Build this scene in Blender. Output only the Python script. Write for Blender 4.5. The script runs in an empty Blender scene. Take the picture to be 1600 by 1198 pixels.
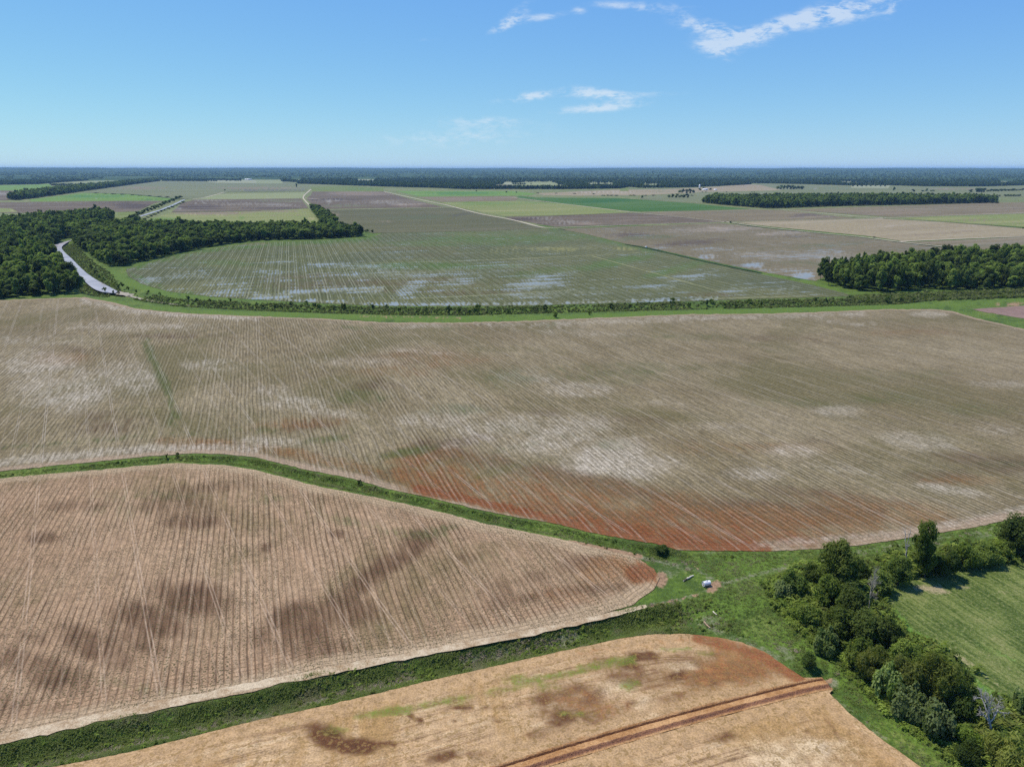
import bpy, math, random
import numpy as np
from mathutils import Vector, noise as mnoise
from mathutils.geometry import delaunay_2d_cdt

sc = bpy.context.scene
COL = sc.collection
R = math.radians

# ------------------------------------------------------------------ camera
CAM_H, FOC, CX, CY, HOR = 100.0, 1109.0, 800.0, 599.0, 263.5
PITCH = math.atan((CY - HOR) / FOC)
cam = bpy.data.cameras.new('camera')
cam.sensor_fit = 'HORIZONTAL'
cam.angle = 2 * math.atan(800.0 / FOC)
cam.clip_start, cam.clip_end = 1.0, 90000.0
camo = bpy.data.objects.new('camera', cam)
COL.objects.link(camo)
camo.location = (0, 0, CAM_H)
camo.rotation_euler = (math.pi / 2 - PITCH, 0, 0)
sc.camera = camo

# ------------------------------------------------------------------ light
SUN_EL, SUN_ROT = R(63), R(-66)
sun = bpy.data.lights.new('sun', 'SUN')
sun.energy, sun.angle, sun.color = 5.0, R(0.53), (1.0, 0.94, 0.83)
suno = bpy.data.objects.new('sun', sun)
COL.objects.link(suno)
sd = Vector((math.sin(SUN_ROT) * math.cos(SUN_EL), math.cos(SUN_ROT) * math.cos(SUN_EL), math.sin(SUN_EL)))
suno.rotation_euler = sd.to_track_quat('Z', 'Y').to_euler()
suno.location = sd * 300
sc.view_settings.view_transform = 'Standard'
sc.view_settings.look = 'None'
sc.view_settings.exposure = 0.12
sc.view_settings.gamma = 1.0
sc.view_settings.use_curve_mapping = False
sc.cycles.max_bounces = 5
sc.cycles.diffuse_bounces = 2
sc.cycles.glossy_bounces = 2
sc.cycles.transmission_bounces = 3
sc.cycles.transparent_max_bounces = 6
sc.cycles.use_denoising = False

# ------------------------------------------------------------------ node helper
class NT:
    """Tiny expression builder for shader node trees."""
    def __init__(s, tree):
        s.t = tree
    def n(s, typ, **kw):
        nd = s.t.nodes.new(typ)
        for k, v in kw.items():
            setattr(nd, k, v)
        return nd
    def put(s, sock, v):
        if hasattr(v, 'links') or isinstance(v, bpy.types.NodeSocket):
            s.t.links.new(v, sock)
        elif isinstance(v, (tuple, list)) and len(v) == 3 and sock.type == 'RGBA':
            sock.default_value = (*v, 1.0)
        else:
            sock.default_value = v
    def m(s, op, a, b=None, c=None, clamp=False):
        nd = s.n('ShaderNodeMath', operation=op, use_clamp=clamp)
        for i, v in enumerate((a, b, c)):
            if v is not None:
                s.put(nd.inputs[i], v)
        return nd.outputs[0]
    def add(s, a, b): return s.m('ADD', a, b)
    def sub(s, a, b): return s.m('SUBTRACT', a, b)
    def mul(s, a, b): return s.m('MULTIPLY', a, b)
    def div(s, a, b): return s.m('DIVIDE', a, b)
    def mx(s, a, b): return s.m('MAXIMUM', a, b)
    def ma(s, a, b, c): return s.m('MULTIPLY_ADD', a, b, c)
    def fract(s, a): return s.m('FRACT', a)
    def floor(s, a): return s.m('FLOOR', a)
    def abs(s, a): return s.m('ABSOLUTE', a)
    def ss(s, x, lo, hi, a=0.0, b=1.0):
        nd = s.n('ShaderNodeMapRange', interpolation_type='SMOOTHSTEP')
        for i, v in enumerate((x, lo, hi, a, b)):
            s.put(nd.inputs[i], v)
        return nd.outputs[0]
    def dot(s, v, d):
        nd = s.n('ShaderNodeVectorMath', operation='DOT_PRODUCT')
        s.put(nd.inputs[0], v); nd.inputs[1].default_value = d
        return nd.outputs['Value']
    def vscale(s, v, d):
        nd = s.n('ShaderNodeVectorMath', operation='MULTIPLY')
        s.put(nd.inputs[0], v); nd.inputs[1].default_value = d
        return nd.outputs[0]
    def xyz(s, x, y, z=0.0):
        nd = s.n('ShaderNodeCombineXYZ')
        for i, v in enumerate((x, y, z)):
            s.put(nd.inputs[i], v)
        return nd.outputs[0]
    def noise(s, v, scale, detail=3.0, rough=0.55, dist=0.0):
        nd = s.n('ShaderNodeTexNoise')
        s.put(nd.inputs['Vector'], v)
        nd.inputs['Scale'].default_value = scale
        nd.inputs['Detail'].default_value = detail
        nd.inputs['Roughness'].default_value = rough
        nd.inputs['Distortion'].default_value = dist
        return nd.outputs[0]
    def white(s, v):
        nd = s.n('ShaderNodeTexWhiteNoise', noise_dimensions='1D')
        s.put(nd.inputs['W'], v)
        return nd.outputs['Value']
    def mix(s, f, a, b, blend='MIX'):
        nd = s.n('ShaderNodeMix', data_type='RGBA', blend_type=blend)
        s.put(nd.inputs[0], f); s.put(nd.inputs[6], a); s.put(nd.inputs[7], b)
        return nd.outputs[2]
    def pos(s): return s.n('ShaderNodeNewGeometry').outputs['Position']
    def attr(s, name):
        return s.n('ShaderNodeAttribute', attribute_name=name)
    def bump(s, h, dist=1.0, strength=1.0):
        nd = s.n('ShaderNodeBump')
        nd.inputs['Strength'].default_value = strength
        nd.inputs['Distance'].default_value = dist
        s.put(nd.inputs['Height'], h)
        return nd.outputs[0]

def srgb(r, g, b):
    f = lambda c: (c / 255 / 12.92) if c <= 10 else ((c / 255 + 0.055) / 1.055) ** 2.4
    return (f(r), f(g), f(b))

def new_mat(name):
    m = bpy.data.materials.new(name)
    m.use_nodes = True
    m.node_tree.nodes.clear()
    t = NT(m.node_tree)
    out = t.n('ShaderNodeOutputMaterial')
    return m, t, out

def principled(t, color, rough=0.9, normal=None, spec=0.2, metallic=0.0):
    p = t.n('ShaderNodeBsdfPrincipled')
    t.put(p.inputs['Base Color'], color)
    t.put(p.inputs['Roughness'], rough)
    t.put(p.inputs['Specular IOR Level'], spec)
    t.put(p.inputs['Metallic'], metallic)
    if normal is not None:
        t.put(p.inputs['Normal'], normal)
    return p.outputs[0]

# ------------------------------------------------------------------ surveying: a point of the picture to a point of the land
CP, SP = math.cos(PITCH), math.sin(PITCH)
def ray(px, py):
    u, v = (px - CX) / FOC, (CY - py) / FOC
    return (u, CP + v * SP, -SP + v * CP)
def G(px, py, z=0.0):
    d = ray(px, py)
    k = (z - CAM_H) / d[2]
    return Vector((d[0] * k, d[1] * k, z))
def Gn(P, z=0.0):
    P = np.asarray(P, float)
    u, v = (P[:, 0] - CX) / FOC, (CY - P[:, 1]) / FOC
    dy, dz = CP + v * SP, -SP + v * CP
    k = (z - CAM_H) / dz
    return np.stack([u * k, dy * k, np.full(len(P), z)], 1)
def PXn(W):
    """land -> picture (used only to look up the survey's soil patches)"""
    W = np.asarray(W, float)
    x, y, z = W[:, 0], W[:, 1], W[:, 2] - CAM_H
    f = y * CP - z * SP
    up = y * SP + z * CP
    return np.stack([CX + FOC * x / f, CY - FOC * up / f], 1)
def height_to(px, ybase, ytop):
    b = G(px, ybase)
    d = ray(px, ytop)
    return CAM_H + d[2] * (b.y / d[1])
def vp_dir(vx):
    d = ray(vx, HOR)
    v = Vector((d[0], d[1], 0)).normalized()
    return v

# ------------------------------------------------------------------ sky
world = bpy.data.worlds.new('World')
sc.world = world
world.use_nodes = True
world.node_tree.nodes.clear()
t = NT(world.node_tree)
sky = t.n('ShaderNodeTexSky', sky_type='NISHITA', sun_disc=False)
sky.sun_elevation, sky.sun_rotation = SUN_EL, SUN_ROT
sky.altitude, sky.air_density, sky.dust_density, sky.ozone_density = 0.0, 1.0, 0.0, 1.0
tc = t.n('ShaderNodeTexCoord').outputs['Generated']
sep = t.n('ShaderNodeSeparateXYZ')
t.put(sep.inputs[0], tc)
yy = t.mx(sep.outputs[1], 0.02)
cu, cv = t.div(sep.outputs[0], yy), t.div(sep.outputs[2], yy)
cvec = t.xyz(cu, cv)
CLOUDS = [  # picture x, y, half length, half height, tilt, strength, raggedness
    (1315, 19, 70, 14, 10, 1.35), (1215, 42, 58, 9, 14, 1.15), (1112, 46, 56, 10, -14, 1.15), (1118, 78, 30, 10, -16, 1.05),
    (1160, 62, 50, 10, 8, .6), (806, 24, 30, 8, 34, .7), (838, 29, 40, 5, 8, .75), (782, 44, 18, 5, 20, .65), (905, 17, 11, 5, -8, .6),
    (1010, 10, 66, 7, -3, .5), (960, 9, 40, 4, -5, .4), (825, 152, 40, 6, 7, 1.0), (932, 147, 52, 8, -7, 1.0), (935, 169, 58, 6, 4, 1.0),
    (1000, 147, 70, 4, 1, .4), (760, 190, 76, 7, 0, .55), (712, 215, 120, 14, 2, .55), (668, 62, 28, 3, 3, .25), (1390, 16, 14, 9, 60, .4)]
nz1 = t.noise(t.vscale(cvec, (1.0, 2.4, 1.0)), 26.0, 7.0, 0.62, 0.6)
nz2 = t.noise(t.vscale(cvec, (1.0, 3.2, 1.0)), 90.0, 4.0, 0.6, 0.3)
nz = t.ma(nz2, 0.35, t.mul(nz1, 0.8))
total = None
for (x, y, rx, ry, a, s_) in CLOUDS:
    d = ray(x, y)
    u0, v0 = d[0] / d[1], d[2] / d[1]
    k = 1.0 / (FOC * d[1])
    ca, sa = math.cos(R(a)), math.sin(R(a))
    du, dv = t.sub(cu, u0), t.sub(cv, v0)
    p = t.add(t.mul(du, ca / (rx * k)), t.mul(dv, sa / (rx * k)))
    q = t.add(t.mul(du, -sa / (ry * k)), t.mul(dv, ca / (ry * k)))
    r2 = t.add(t.mul(p, p), t.mul(q, q))
    g = t.mul(t.m('EXPONENT', t.mul(r2, -0.8)), s_)
    total = g if total is None else t.m('ADD', total, g)
front = t.ss(sep.outputs[1], 0.02, 0.05)
dens = t.mul(t.ss(t.mul(total, t.ss(nz, 0.37, 0.76, 0.03, 1.15)), 0.05, 0.95), front)
skyblue = t.mix(1.0, sky.outputs[0], (.60, .95, 1.30), 'MULTIPLY')
sps = t.n('ShaderNodeSeparateColor'); t.put(sps.inputs[0], skyblue)
cmb = t.n('ShaderNodeCombineColor')
t.put(cmb.inputs[0], t.ma(sps.outputs[0], 0.86, 0.35)); t.put(cmb.inputs[1], t.ma(sps.outputs[1], 0.74, 1.35)); t.put(cmb.inputs[2], t.ma(sps.outputs[2], 0.15, 7.4))
skyblue = cmb.outputs[0]
skycol = t.mix(t.mul(dens, 0.58), skyblue, (8.2, 8.9, 9.6))
bg = t.n('ShaderNodeBackground')
t.put(bg.inputs[0], skycol)
bg.inputs[1].default_value = 0.09
wo = t.n('ShaderNodeOutputWorld')
t.t.links.new(bg.outputs[0], wo.inputs[0])

# ------------------------------------------------------------------ object helpers
def tag(o, label=None, cat=None, group=None, kind=None):
    if label: o['label'] = label
    if cat: o['category'] = cat
    if group: o['group'] = group
    if kind: o['kind'] = kind
    return o
def link(name, data, mat=None, parent=None, **kw):
    o = bpy.data.objects.new(name, data)
    COL.objects.link(o)
    if mat is not None:
        for m_ in (mat if isinstance(mat, (list, tuple)) else [mat]):
            data.materials.append(m_)
    if parent is not None:
        o.parent = parent
    return tag(o, **kw)
def mesh_np(name, V, F, smooth=False):
    V = np.asarray(V, np.float32); F = np.asarray(F, np.int32)
    me = bpy.data.meshes.new(name)
    k = F.shape[1]
    me.vertices.add(len(V)); me.vertices.foreach_set('co', V.ravel())
    me.loops.add(F.size); me.loops.foreach_set('vertex_index', F.ravel())
    me.polygons.add(len(F))
    me.polygons.foreach_set('loop_start', np.arange(0, F.size, k, dtype=np.int32))
    if smooth:
        me.polygons.foreach_set('use_smooth', np.ones(len(F), bool))
    me.update(calc_edges=True)
    return me
def fattr(me, name, vals):
    a = me.attributes.new(name, 'FLOAT', 'POINT')
    a.data.foreach_set('value', np.asarray(vals, np.float32))
def cattr(me, name, vals):
    a = me.attributes.new(name, 'FLOAT_COLOR', 'POINT')
    a.data.foreach_set('color', np.asarray(vals, np.float32).ravel())

def resample(poly, step, closed=True, jit=0.0, seed=0):
    rng = np.random.default_rng(seed)
    P = [np.array(p, float) for p in poly]
    out = []
    n = len(P)
    for i in range(n if closed else n - 1):
        a, b = P[i], P[(i + 1) % n]
        L = np.linalg.norm(b - a)
        k = max(1, int(L / step))
        for j in range(k):
            q = a + (b - a) * (j / k)
            if jit and 0 < j:
                q = q + rng.normal(0, jit, 2) * (1.0, 0.6)
            out.append(q)
    if not closed:
        out.append(P[-1])
    return np.array(out)
def smooth_line(pts, n=6):
    """Catmull-Rom through the points."""
    P = [np.array(p, float) for p in pts]
    out = []
    for i in range(len(P) - 1):
        p0, p1, p2, p3 = P[max(i - 1, 0)], P[i], P[i + 1], P[min(i + 2, len(P) - 1)]
        for k in range(n):
            s = k / n
            out.append(0.5 * (2 * p1 + (p2 - p0) * s + (2 * p0 - 5 * p1 + 4 * p2 - p3) * s * s + (3 * p1 - p0 - 3 * p2 + p3) * s ** 3))
    out.append(P[-1])
    return [tuple(q) for q in out]
def inside(P, poly):
    P = np.asarray(P, float); poly = np.asarray(poly, float)
    c = np.zeros(len(P), bool)
    x, y = P[:, 0], P[:, 1]
    for a, b in zip(poly, np.roll(poly, -1, 0)):
        m = (a[1] > y) != (b[1] > y)
        if m.any():
            c ^= m & (x < (b[0] - a[0]) * (y - a[1]) / (b[1] - a[1] + 1e-12) + a[0])
    return c
def seg_dist(P, line, closed=False):
    """distance of points to a polyline (2D), plus parameter along it"""
    P = np.asarray(P, float)[:, :2]; L = np.asarray(line, float)[:, :2]
    best = np.full(len(P), 1e18)
    segs = list(zip(L[:-1], L[1:])) + ([(L[-1], L[0])] if closed else [])
    for a, b in segs:
        d = b - a
        k = np.clip(((P - a) @ d) / (d @ d + 1e-12), 0, 1)
        q = a + k[:, None] * d
        best = np.minimum(best, ((P - q) ** 2).sum(1))
    return np.sqrt(best)
def sstep(x, a, b):
    k = np.clip((x - a) / (b - a), 0, 1)
    return k * k * (3 - 2 * k)
CH = {'moist': 0, 'green': 1, 'pale': 2, 'clay': 3}
def paint(PX, marks):
    """soil survey: soft patches and strips of moist / green / pale / clay soil"""
    S = np.zeros((len(PX), 4))
    for mk in marks:
        c = CH[mk[0]]
        if isinstance(mk[1], list):
            d = seg_dist(PX * (1, 1.0), mk[1])
            w = sstep(1.25 - d / mk[2], 0, 1) * mk[3]
        else:
            _, x, y, rx, ry, a, s = mk
            ca, sa = math.cos(R(a)), math.sin(R(a))
            dx, dy = PX[:, 0] - x, PX[:, 1] - y
            p, q = (dx * ca - dy * sa) / rx, (dx * sa + dy * ca) / ry
            w = sstep(1.3 - np.sqrt(p * p + q * q), 0, 0.9) * s
        S[:, c] = np.maximum(S[:, c], w) if s_pos(w) else S[:, c] + w
    return S
def s_pos(w): return w.min() >= 0

def sheet(name, poly, mat, z=0.0, step=(9, 6), marks=(), jit=0.5, seed=1, bstep=7, edge=True, extra=None, zfun=None, **kw):
    """A flat piece of land: outline and inner points triangulated, with its soil survey as attributes."""
    B = resample(poly, bstep, True, jit, seed)
    lo, hi = B.min(0), B.max(0)
    rng = np.random.default_rng(seed + 77)
    xs = np.arange(lo[0] + step[0] / 2, hi[0], step[0]); ys = np.arange(lo[1] + step[1] / 2, hi[1], step[1])
    gx, gy = np.meshgrid(xs, ys)
    gx = gx + (np.arange(len(ys)) % 2)[:, None] * step[0] / 2
    I = np.stack([gx.ravel(), gy.ravel()], 1) + rng.uniform(-.25, .25, (gx.size, 2)) * step
    if extra is not None:
        I = np.concatenate([I, extra])
    I = I[inside(I, B)]
    keep = seg_dist(I / step, B / step, True) > 0.35
    I = I[keep]
    A = np.concatenate([B, I])
    nb = len(B)
    vs, _, fs, *_ = delaunay_2d_cdt([Vector(p) for p in A], [(i, (i + 1) % nb) for i in range(nb)], [], 1, 1e-4)
    PX = np.array([(v[0], v[1]) for v in vs])
    W = Gn(PX, z)
    if zfun is not None:
        W[:, 2] += zfun(W, PX)
    F = np.array([f if len(f) == 3 else f[:3] for f in fs], np.int32)
    a, b, c = W[F[:, 0]], W[F[:, 1]], W[F[:, 2]]
    flip = np.cross(b - a, c - a)[:, 2] < 0
    F[flip] = F[flip][:, ::-1]
    me = mesh_np(name, W, F, zfun is not None)
    cattr(me, 'soil', paint(PX, marks))
    if edge:
        fattr(me, 'edge', seg_dist(W, Gn(B), True))
    kw.setdefault('kind', 'structure')
    return link(name, me, mat, **kw)

def ribbon(name, line, wpx, mat, z=0.08, n=5, wig=0.0, seed=0, **kw):
    """A road or track: a strip of given ground width along a surveyed line."""
    L = np.array(smooth_line(line, n))
    W = Gn(L, z)
    T = np.gradient(W[:, :2], axis=0)
    T /= np.linalg.norm(T, axis=1)[:, None] + 1e-9
    N = np.stack([-T[:, 1], T[:, 0]], 1)
    rng = np.random.default_rng(seed)
    w = np.interp(np.linspace(0, 1, len(L)), np.linspace(0, 1, len(wpx)), wpx) / 2
    V, F = [], []
    for i in range(len(L)):
        for s in (-1, 1):
            ww = w[i] * (1 + rng.normal(0, wig))
            V.append((W[i, 0] + N[i, 0] * ww * s, W[i, 1] + N[i, 1] * ww * s, z))
    for i in range(len(L) - 1):
        F.append((2 * i, 2 * i + 2, 2 * i + 3, 2 * i + 1))
    V, F = np.array(V), np.array(F)
    a, b, c = V[F[0, 0]], V[F[0, 1]], V[F[0, 2]]
    if np.cross(b - a, c - a)[2] < 0:
        F = F[:, ::-1]
    me = mesh_np(name, V, F)
    e = np.tile([0.0, 0.0], len(L))
    fattr(me, 'edge', e)
    cattr(me, 'soil', np.zeros((len(V), 4)))
    kw.setdefault('kind', 'structure')
    return link(name, me, mat, **kw)

# ------------------------------------------------------------------ soils, grass, water
EXPO = 1.62      # lit level ground: picture value over albedo, so a colour read off sunlit soil gives its albedo
def A(r, g, b):
    c = srgb(r, g, b)
    return tuple(x / EXPO for x in c)

def field_mat(name, base, base2, pale, moist, clay, green, vx=390, sp=1.5, row=0.5, fw=0.35, tracks=(), tvx=112, track_col=None,
              speck=0.0, speck_sc=2.2, spk_col=None, patch=0.012, patch_amt=0.5, headland=0.0, hl_col=None, soft=0.85, streak=0.25,
              water=0.0, grain=1.0, hl_rows=0.0, bumpk=1.0, trk_str=0.7, cross=0.0, gold=None, base3=None, brush=1.0, swirl=0.0, rowbrk=0.45, rowdark=0.42, cross_sc=0.16):
    m, t, out = new_mat(name)
    P = t.pos()
    soil = t.attr('soil')
    sepc = t.n('ShaderNodeSeparateColor')
    t.put(sepc.inputs[0], soil.outputs['Color'])
    edge = t.attr('edge').outputs['Fac']
    d = vp_dir(vx)
    u = t.dot(P, (-d.y / sp, d.x / sp, 0))
    v = t.dot(P, (d.x, d.y, 0))
    wob = t.noise(P, 0.03, 2)
    u = t.ma(t.sub(wob, 0.5), 0.9, u)
    rid = t.floor(u)
    rr = t.white(rid)
    tri = t.mul(t.abs(t.sub(t.fract(u), 0.5)), 2.0)
    furrow = t.ss(tri, 1.0 - fw, 1.0 - fw * 0.25)
    # broken along the row, different in every row
    sv = t.xyz(t.mul(u, 1.0), t.mul(v, 0.06))
    brk = t.noise(sv, 1.0, 4, 0.6)
    sv2 = t.xyz(t.mul(u, 0.23), t.mul(v, 0.012))
    brk2 = t.noise(sv2, 1.0, 3, 0.6)
    n1 = t.noise(P, patch, 4, 0.55, 0.4)
    n2 = t.noise(P, patch * 5.3, 4, 0.6)
    n3 = t.noise(P, 0.55, 4, 0.65)
    n4 = t.noise(P, 2.6, 3, 0.7)
    # masks with ragged limits
    n5 = t.noise(P, patch * 2.1, 3, 0.6, 0.5)
    rag = t.ma(t.sub(n5, 0.5), 1.0, t.ma(t.sub(n2, 0.5), 0.9, t.ma(t.sub(n3, 0.5), 0.7, t.mul(t.sub(brk, 0.5), 1.4 if row else 0.2))))
    if not row:
        rag = t.ma(t.sub(n4, 0.5), 0.4, t.ma(t.sub(n3, 0.5), 0.7, rag))
    def mask(ch, lo=0.48 - soft * 0.5, hi=0.48 + soft * 0.5):
        s = soil.outputs['Alpha'] if ch == 3 else sepc.outputs[ch]
        return t.ss(t.ma(rag, t.ss(s, 0.02, 0.3, 0.25, 1.0), s), lo, hi)
    col = t.mix(t.ss(t.ma(t.sub(brk2, 0.5), streak, n1), 0.5 - patch_amt * 0.35, 0.5 + patch_amt * 0.35), base, base2)
    if row:
        bsh = t.noise(t.xyz(t.mul(u, 1.9), t.mul(v, 0.10)), 1.0, 4, 0.7)
        col = t.mix(1.0, col, t.mix(t.ss(bsh, 0.33, 0.67), (1 - .24 * brush,) * 3, (1 + .24 * brush,) * 3), 'MULTIPLY')
    if swirl:
        sw = t.noise(t.xyz(t.mul(edge, 0.75), t.mul(t.dot(P, (.96, .28, 0)), 0.035)), 1.0, 5, 0.7, 0.15)
        col = t.mix(t.mul(t.ss(sw, 0.50, 0.64), swirl), col, moist)
        col = t.mix(t.mul(t.ss(sw, 0.47, 0.36), swirl * 0.7), col, pale)
    if base3:
        nb = t.noise(P, patch * 0.8, 5, 0.62, 0.7)
        nb = t.ma(t.sub(brk, 0.5), 0.35, nb)
        col = t.mix(t.ss(nb, 0.46, 0.66), col, base3)
    mp, mg, mm, mc = mask(2), mask(1), mask(0), mask(3)
    col = t.mix(mm, col, moist)
    col = t.mix(mc, col, t.mix(t.ss(t.ma(rag, 0.35, soil.outputs['Alpha']), 0.45, 0.95), gold or clay, clay))
    col = t.mix(t.mul(mp, t.ss(bsh, 0.36, 0.62, 0.25, 0.95) if row else 0.85), col, pale)
    col = t.mix(t.mul(mg, t.ss(t.ma(n4, 0.6, t.mul(n3, 0.5)), 0.35, 0.65, 0.35, 1.0)), col, green)
    h = None
    if headland:
        hl = t.ss(t.ma(t.sub(n2, 0.5), headland * 1.2, t.ma(t.sub(n3, 0.5), headland * .5, edge)), headland * 1.25, headland * 0.55)
        col = t.mix(t.mul(hl, t.ss(mc, 0.0, 1.0, 0.85, 0.08)), col, hl_col or pale)
        hi_ = t.ss(edge, headland * 0.9, headland * 1.1)
    if row:
        fs = t.mul(t.mul(furrow, t.ss(n5, 0.36, 0.56, 0.45, 1.0)), t.mul(t.ss(brk, 0.3, 0.55, rowbrk, 1.0), t.ma(rr, 0.5, 0.6)))
        if headland:
            fs = t.mul(fs, t.ss(edge, headland * 0.35, headland * 1.0))
            if hl_rows:
                eu = t.div(edge, sp * 0.9)
                et = t.mul(t.abs(t.sub(t.fract(eu), 0.5)), 2.0)
                ef = t.mul(t.ss(et, 0.6, 0.95), t.ss(edge, headland * (1 + hl_rows), headland * (0.6 + hl_rows)))
                fs = t.mx(fs, t.mul(ef, t.ss(n3, 0.35, 0.6, 0.15, 0.75)))
        dark = t.mix(1.0, col, tuple(rowdark + 0.03 * i for i in (1.2, 0.2, -0.6)), 'MULTIPLY')
        col = t.mix(t.mul(fs, row), col, dark)
        # paler ridge crowns, row by row
        ridge = t.mul(t.ss(tri, 0.45, 0.1), t.ss(t.ma(rr, 0.35, t.mul(brk, 0.8)), 0.45, 0.85))
        col = t.mix(t.mul(ridge, row * 0.55), col, t.mix(0.65, col, pale))
        h = t.mul(furrow, -0.16 * bumpk)
    if speck:
        sk = t.noise(P, speck_sc, 2, 0.6)
        sk = t.mul(t.ss(sk, 0.52, 0.58), t.ss(n2, 0.3, 0.62, 0.35, 1.0))
        if row:
            sk = t.mul(sk, t.sub(1.0, t.mul(furrow, 0.6)))
        col = t.mix(t.mul(sk, speck), col, spk_col or green)
    if tracks:
        td = vp_dir(tvx)
        tu = t.dot(P, (-td.y, td.x, 0))
        tu = t.ma(t.sub(wob, 0.5), 0.7, tu)
        tm = None
        for (o, w, s) in tracks:
            per = 24.4
            x = t.mul(t.abs(t.sub(t.fract(t.div(t.sub(tu, o - per / 2), per)), 0.5)), per)
            q = t.mul(t.ss(x, w, w * 0.45), s)
            tm = q if tm is None else t.mx(tm, q)
        tm = t.mul(tm, t.ss(t.noise(t.xyz(t.mul(tu, 0.3), t.mul(t.dot(P, (td.x, td.y, 0)), 0.05)), 1.0, 4, 0.65), 0.33, 0.62, 0.15, 1.0))
        if headland:
            tm = t.mul(tm, t.ss(edge, headland * 0.5, headland * 1.3))
        col = t.mix(t.mul(tm, trk_str), col, track_col or pale)
    if cross:
        cn = t.noise(t.xyz(t.mul(v, cross_sc), t.mul(u, cross_sc * 0.08 * sp)), 1.0, 4, 0.65, 0.2)
        col = t.mix(t.mul(t.ss(cn, 0.50, 0.68), cross), col, pale)
        col = t.mix(t.mul(t.ss(cn, 0.47, 0.34), cross), col, moist)
    gr = t.ma(n4, 0.55, t.mul(n3, 0.45))
    col = t.mix(1.0, col, t.mix(t.ss(gr, 0.28, 0.72), (1 - .30 * grain,) * 3, (1 + .26 * grain,) * 3), 'MULTIPLY')
    hh = t.mul(n4, 0.10 * grain)
    hh = t.ma(n3, 0.12 * grain, hh)
    if h is not None:
        hh = t.add(hh, h)
    nor = t.bump(hh, 1.0, 0.55)
    sh = principled(t, col, 0.95, nor, 0.12)
    if water:
        w = water
        wc = t.noise(t.xyz(t.mul(v, 0.11), t.mul(u, 0.035)), 1.0, 4, 0.62, 0.3)
        wm = t.ss(t.ma(t.sub(wc, 0.5), 3.4, t.ma(t.sub(brk, 0.5), 1.1, t.ma(t.sub(brk2, 0.5), 1.3, t.ma(t.sub(tri, 0.5), 0.55, t.mul(sepc.outputs[2], 0.95))))), 0.44, 0.84)
        wm = t.mul(wm, w)
        ws = principled(t, (0.20, 0.215, 0.195), 0.38, None, 0.35)
        mxs = t.n('ShaderNodeMixShader')
        t.put(mxs.inputs[0], wm); t.put(mxs.inputs[1], sh); t.put(mxs.inputs[2], ws)
        sh = mxs.outputs[0]
    t.t.links.new(sh, out.inputs[0])
    return m

def grass_mat(name, c1, c2, c3, dry, soilc, sc_=1.0):
    """rough grass: c1 deep, c2 fresh, c3 yellowish; survey: moist = deep weeds, pale = dry grey stems, clay = bare earth, green = fresh"""
    m, t, out = new_mat(name)
    P = t.pos()
    soil = t.attr('soil')
    sepc = t.n('ShaderNodeSeparateColor'); t.put(sepc.inputs[0], soil.outputs['Color'])
    n1, n2 = t.noise(P, 0.045 * sc_, 4, 0.6, 0.3), t.noise(P, 0.21 * sc_, 4, 0.6)
    n3, n4 = t.noise(P, 0.9 * sc_, 4, 0.65), t.noise(P, 3.1 * sc_, 3, 0.7)
    rag = t.ma(t.sub(n2, 0.5), 0.9, t.mul(t.sub(n3, 0.5), 0.9))
    def mask(s):
        return t.ss(t.ma(rag, t.ss(s, 0.02, 0.3, 0.2, 1.0), s), 0.3, 0.7)
    col = t.mix(t.ss(t.ma(n2, 0.6, t.mul(n1, 0.5)), 0.4, 0.68), c1, c2)
    col = t.mix(t.mul(t.ss(t.ma(n3, 0.5, t.mul(n1, 0.5)), 0.5, 0.68), 0.6), col, c3)
    col = t.mix(mask(sepc.outputs[0]), col, tuple(x * 0.55 for x in c1))
    col = t.mix(t.mul(mask(sepc.outputs[1]), 0.8), col, c2)
    col = t.mix(t.mul(mask(sepc.outputs[2]), t.ss(n4, 0.3, 0.6, 0.35, 0.95)), col, dry)
    col = t.mix(mask(soil.outputs['Alpha']), col, soilc)
    col = t.mix(1.0, col, t.mix(t.ss(t.ma(n4, 0.5, t.mul(n3, 0.5)), 0.3, 0.7), (0.55,) * 3, (1.4,) * 3), 'MULTIPLY')
    nor = t.bump(t.ma(n4, 0.25, t.mul(n3, 0.3)), 1.0, 0.8)
    t.t.links.new(principled(t, col, 0.9, nor, 0.15), out.inputs[0])
    return m

def water_mat(name, col, rough=0.08):
    m, t, out = new_mat(name)
    P = t.pos()
    n = t.noise(t.vscale(P, (1, .5, 1)), 1.2, 3)
    n2 = t.noise(P, 0.05, 3)
    c = t.mix(t.ss(n2, 0.35, 0.65), col, tuple(x * 1.35 for x in col))
    t.t.links.new(principled(t, c, rough, t.bump(n, 0.02, 0.35), 0.6), out.inputs[0])
    return m

def earth_mat(name, c1, c2, bumpy=0.25):
    m, t, out = new_mat(name)
    P = t.pos()
    n2, n3, n4 = t.noise(P, 0.12, 4, 0.6), t.noise(P, 0.8, 4, 0.65), t.noise(P, 3.2, 3, 0.7)
    col = t.mix(t.ss(t.ma(n2, 0.6, t.mul(n3, 0.4)), 0.38, 0.62), c1, c2)
    col = t.mix(1.0, col, t.mix(t.ss(n4, 0.3, 0.7), (0.78,) * 3, (1.2,) * 3), 'MULTIPLY')
    t.t.links.new(principled(t, col, 0.95, t.bump(t.ma(n4, 0.3, n3), bumpy, 0.7), 0.1), out.inputs[0])
    return m

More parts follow.
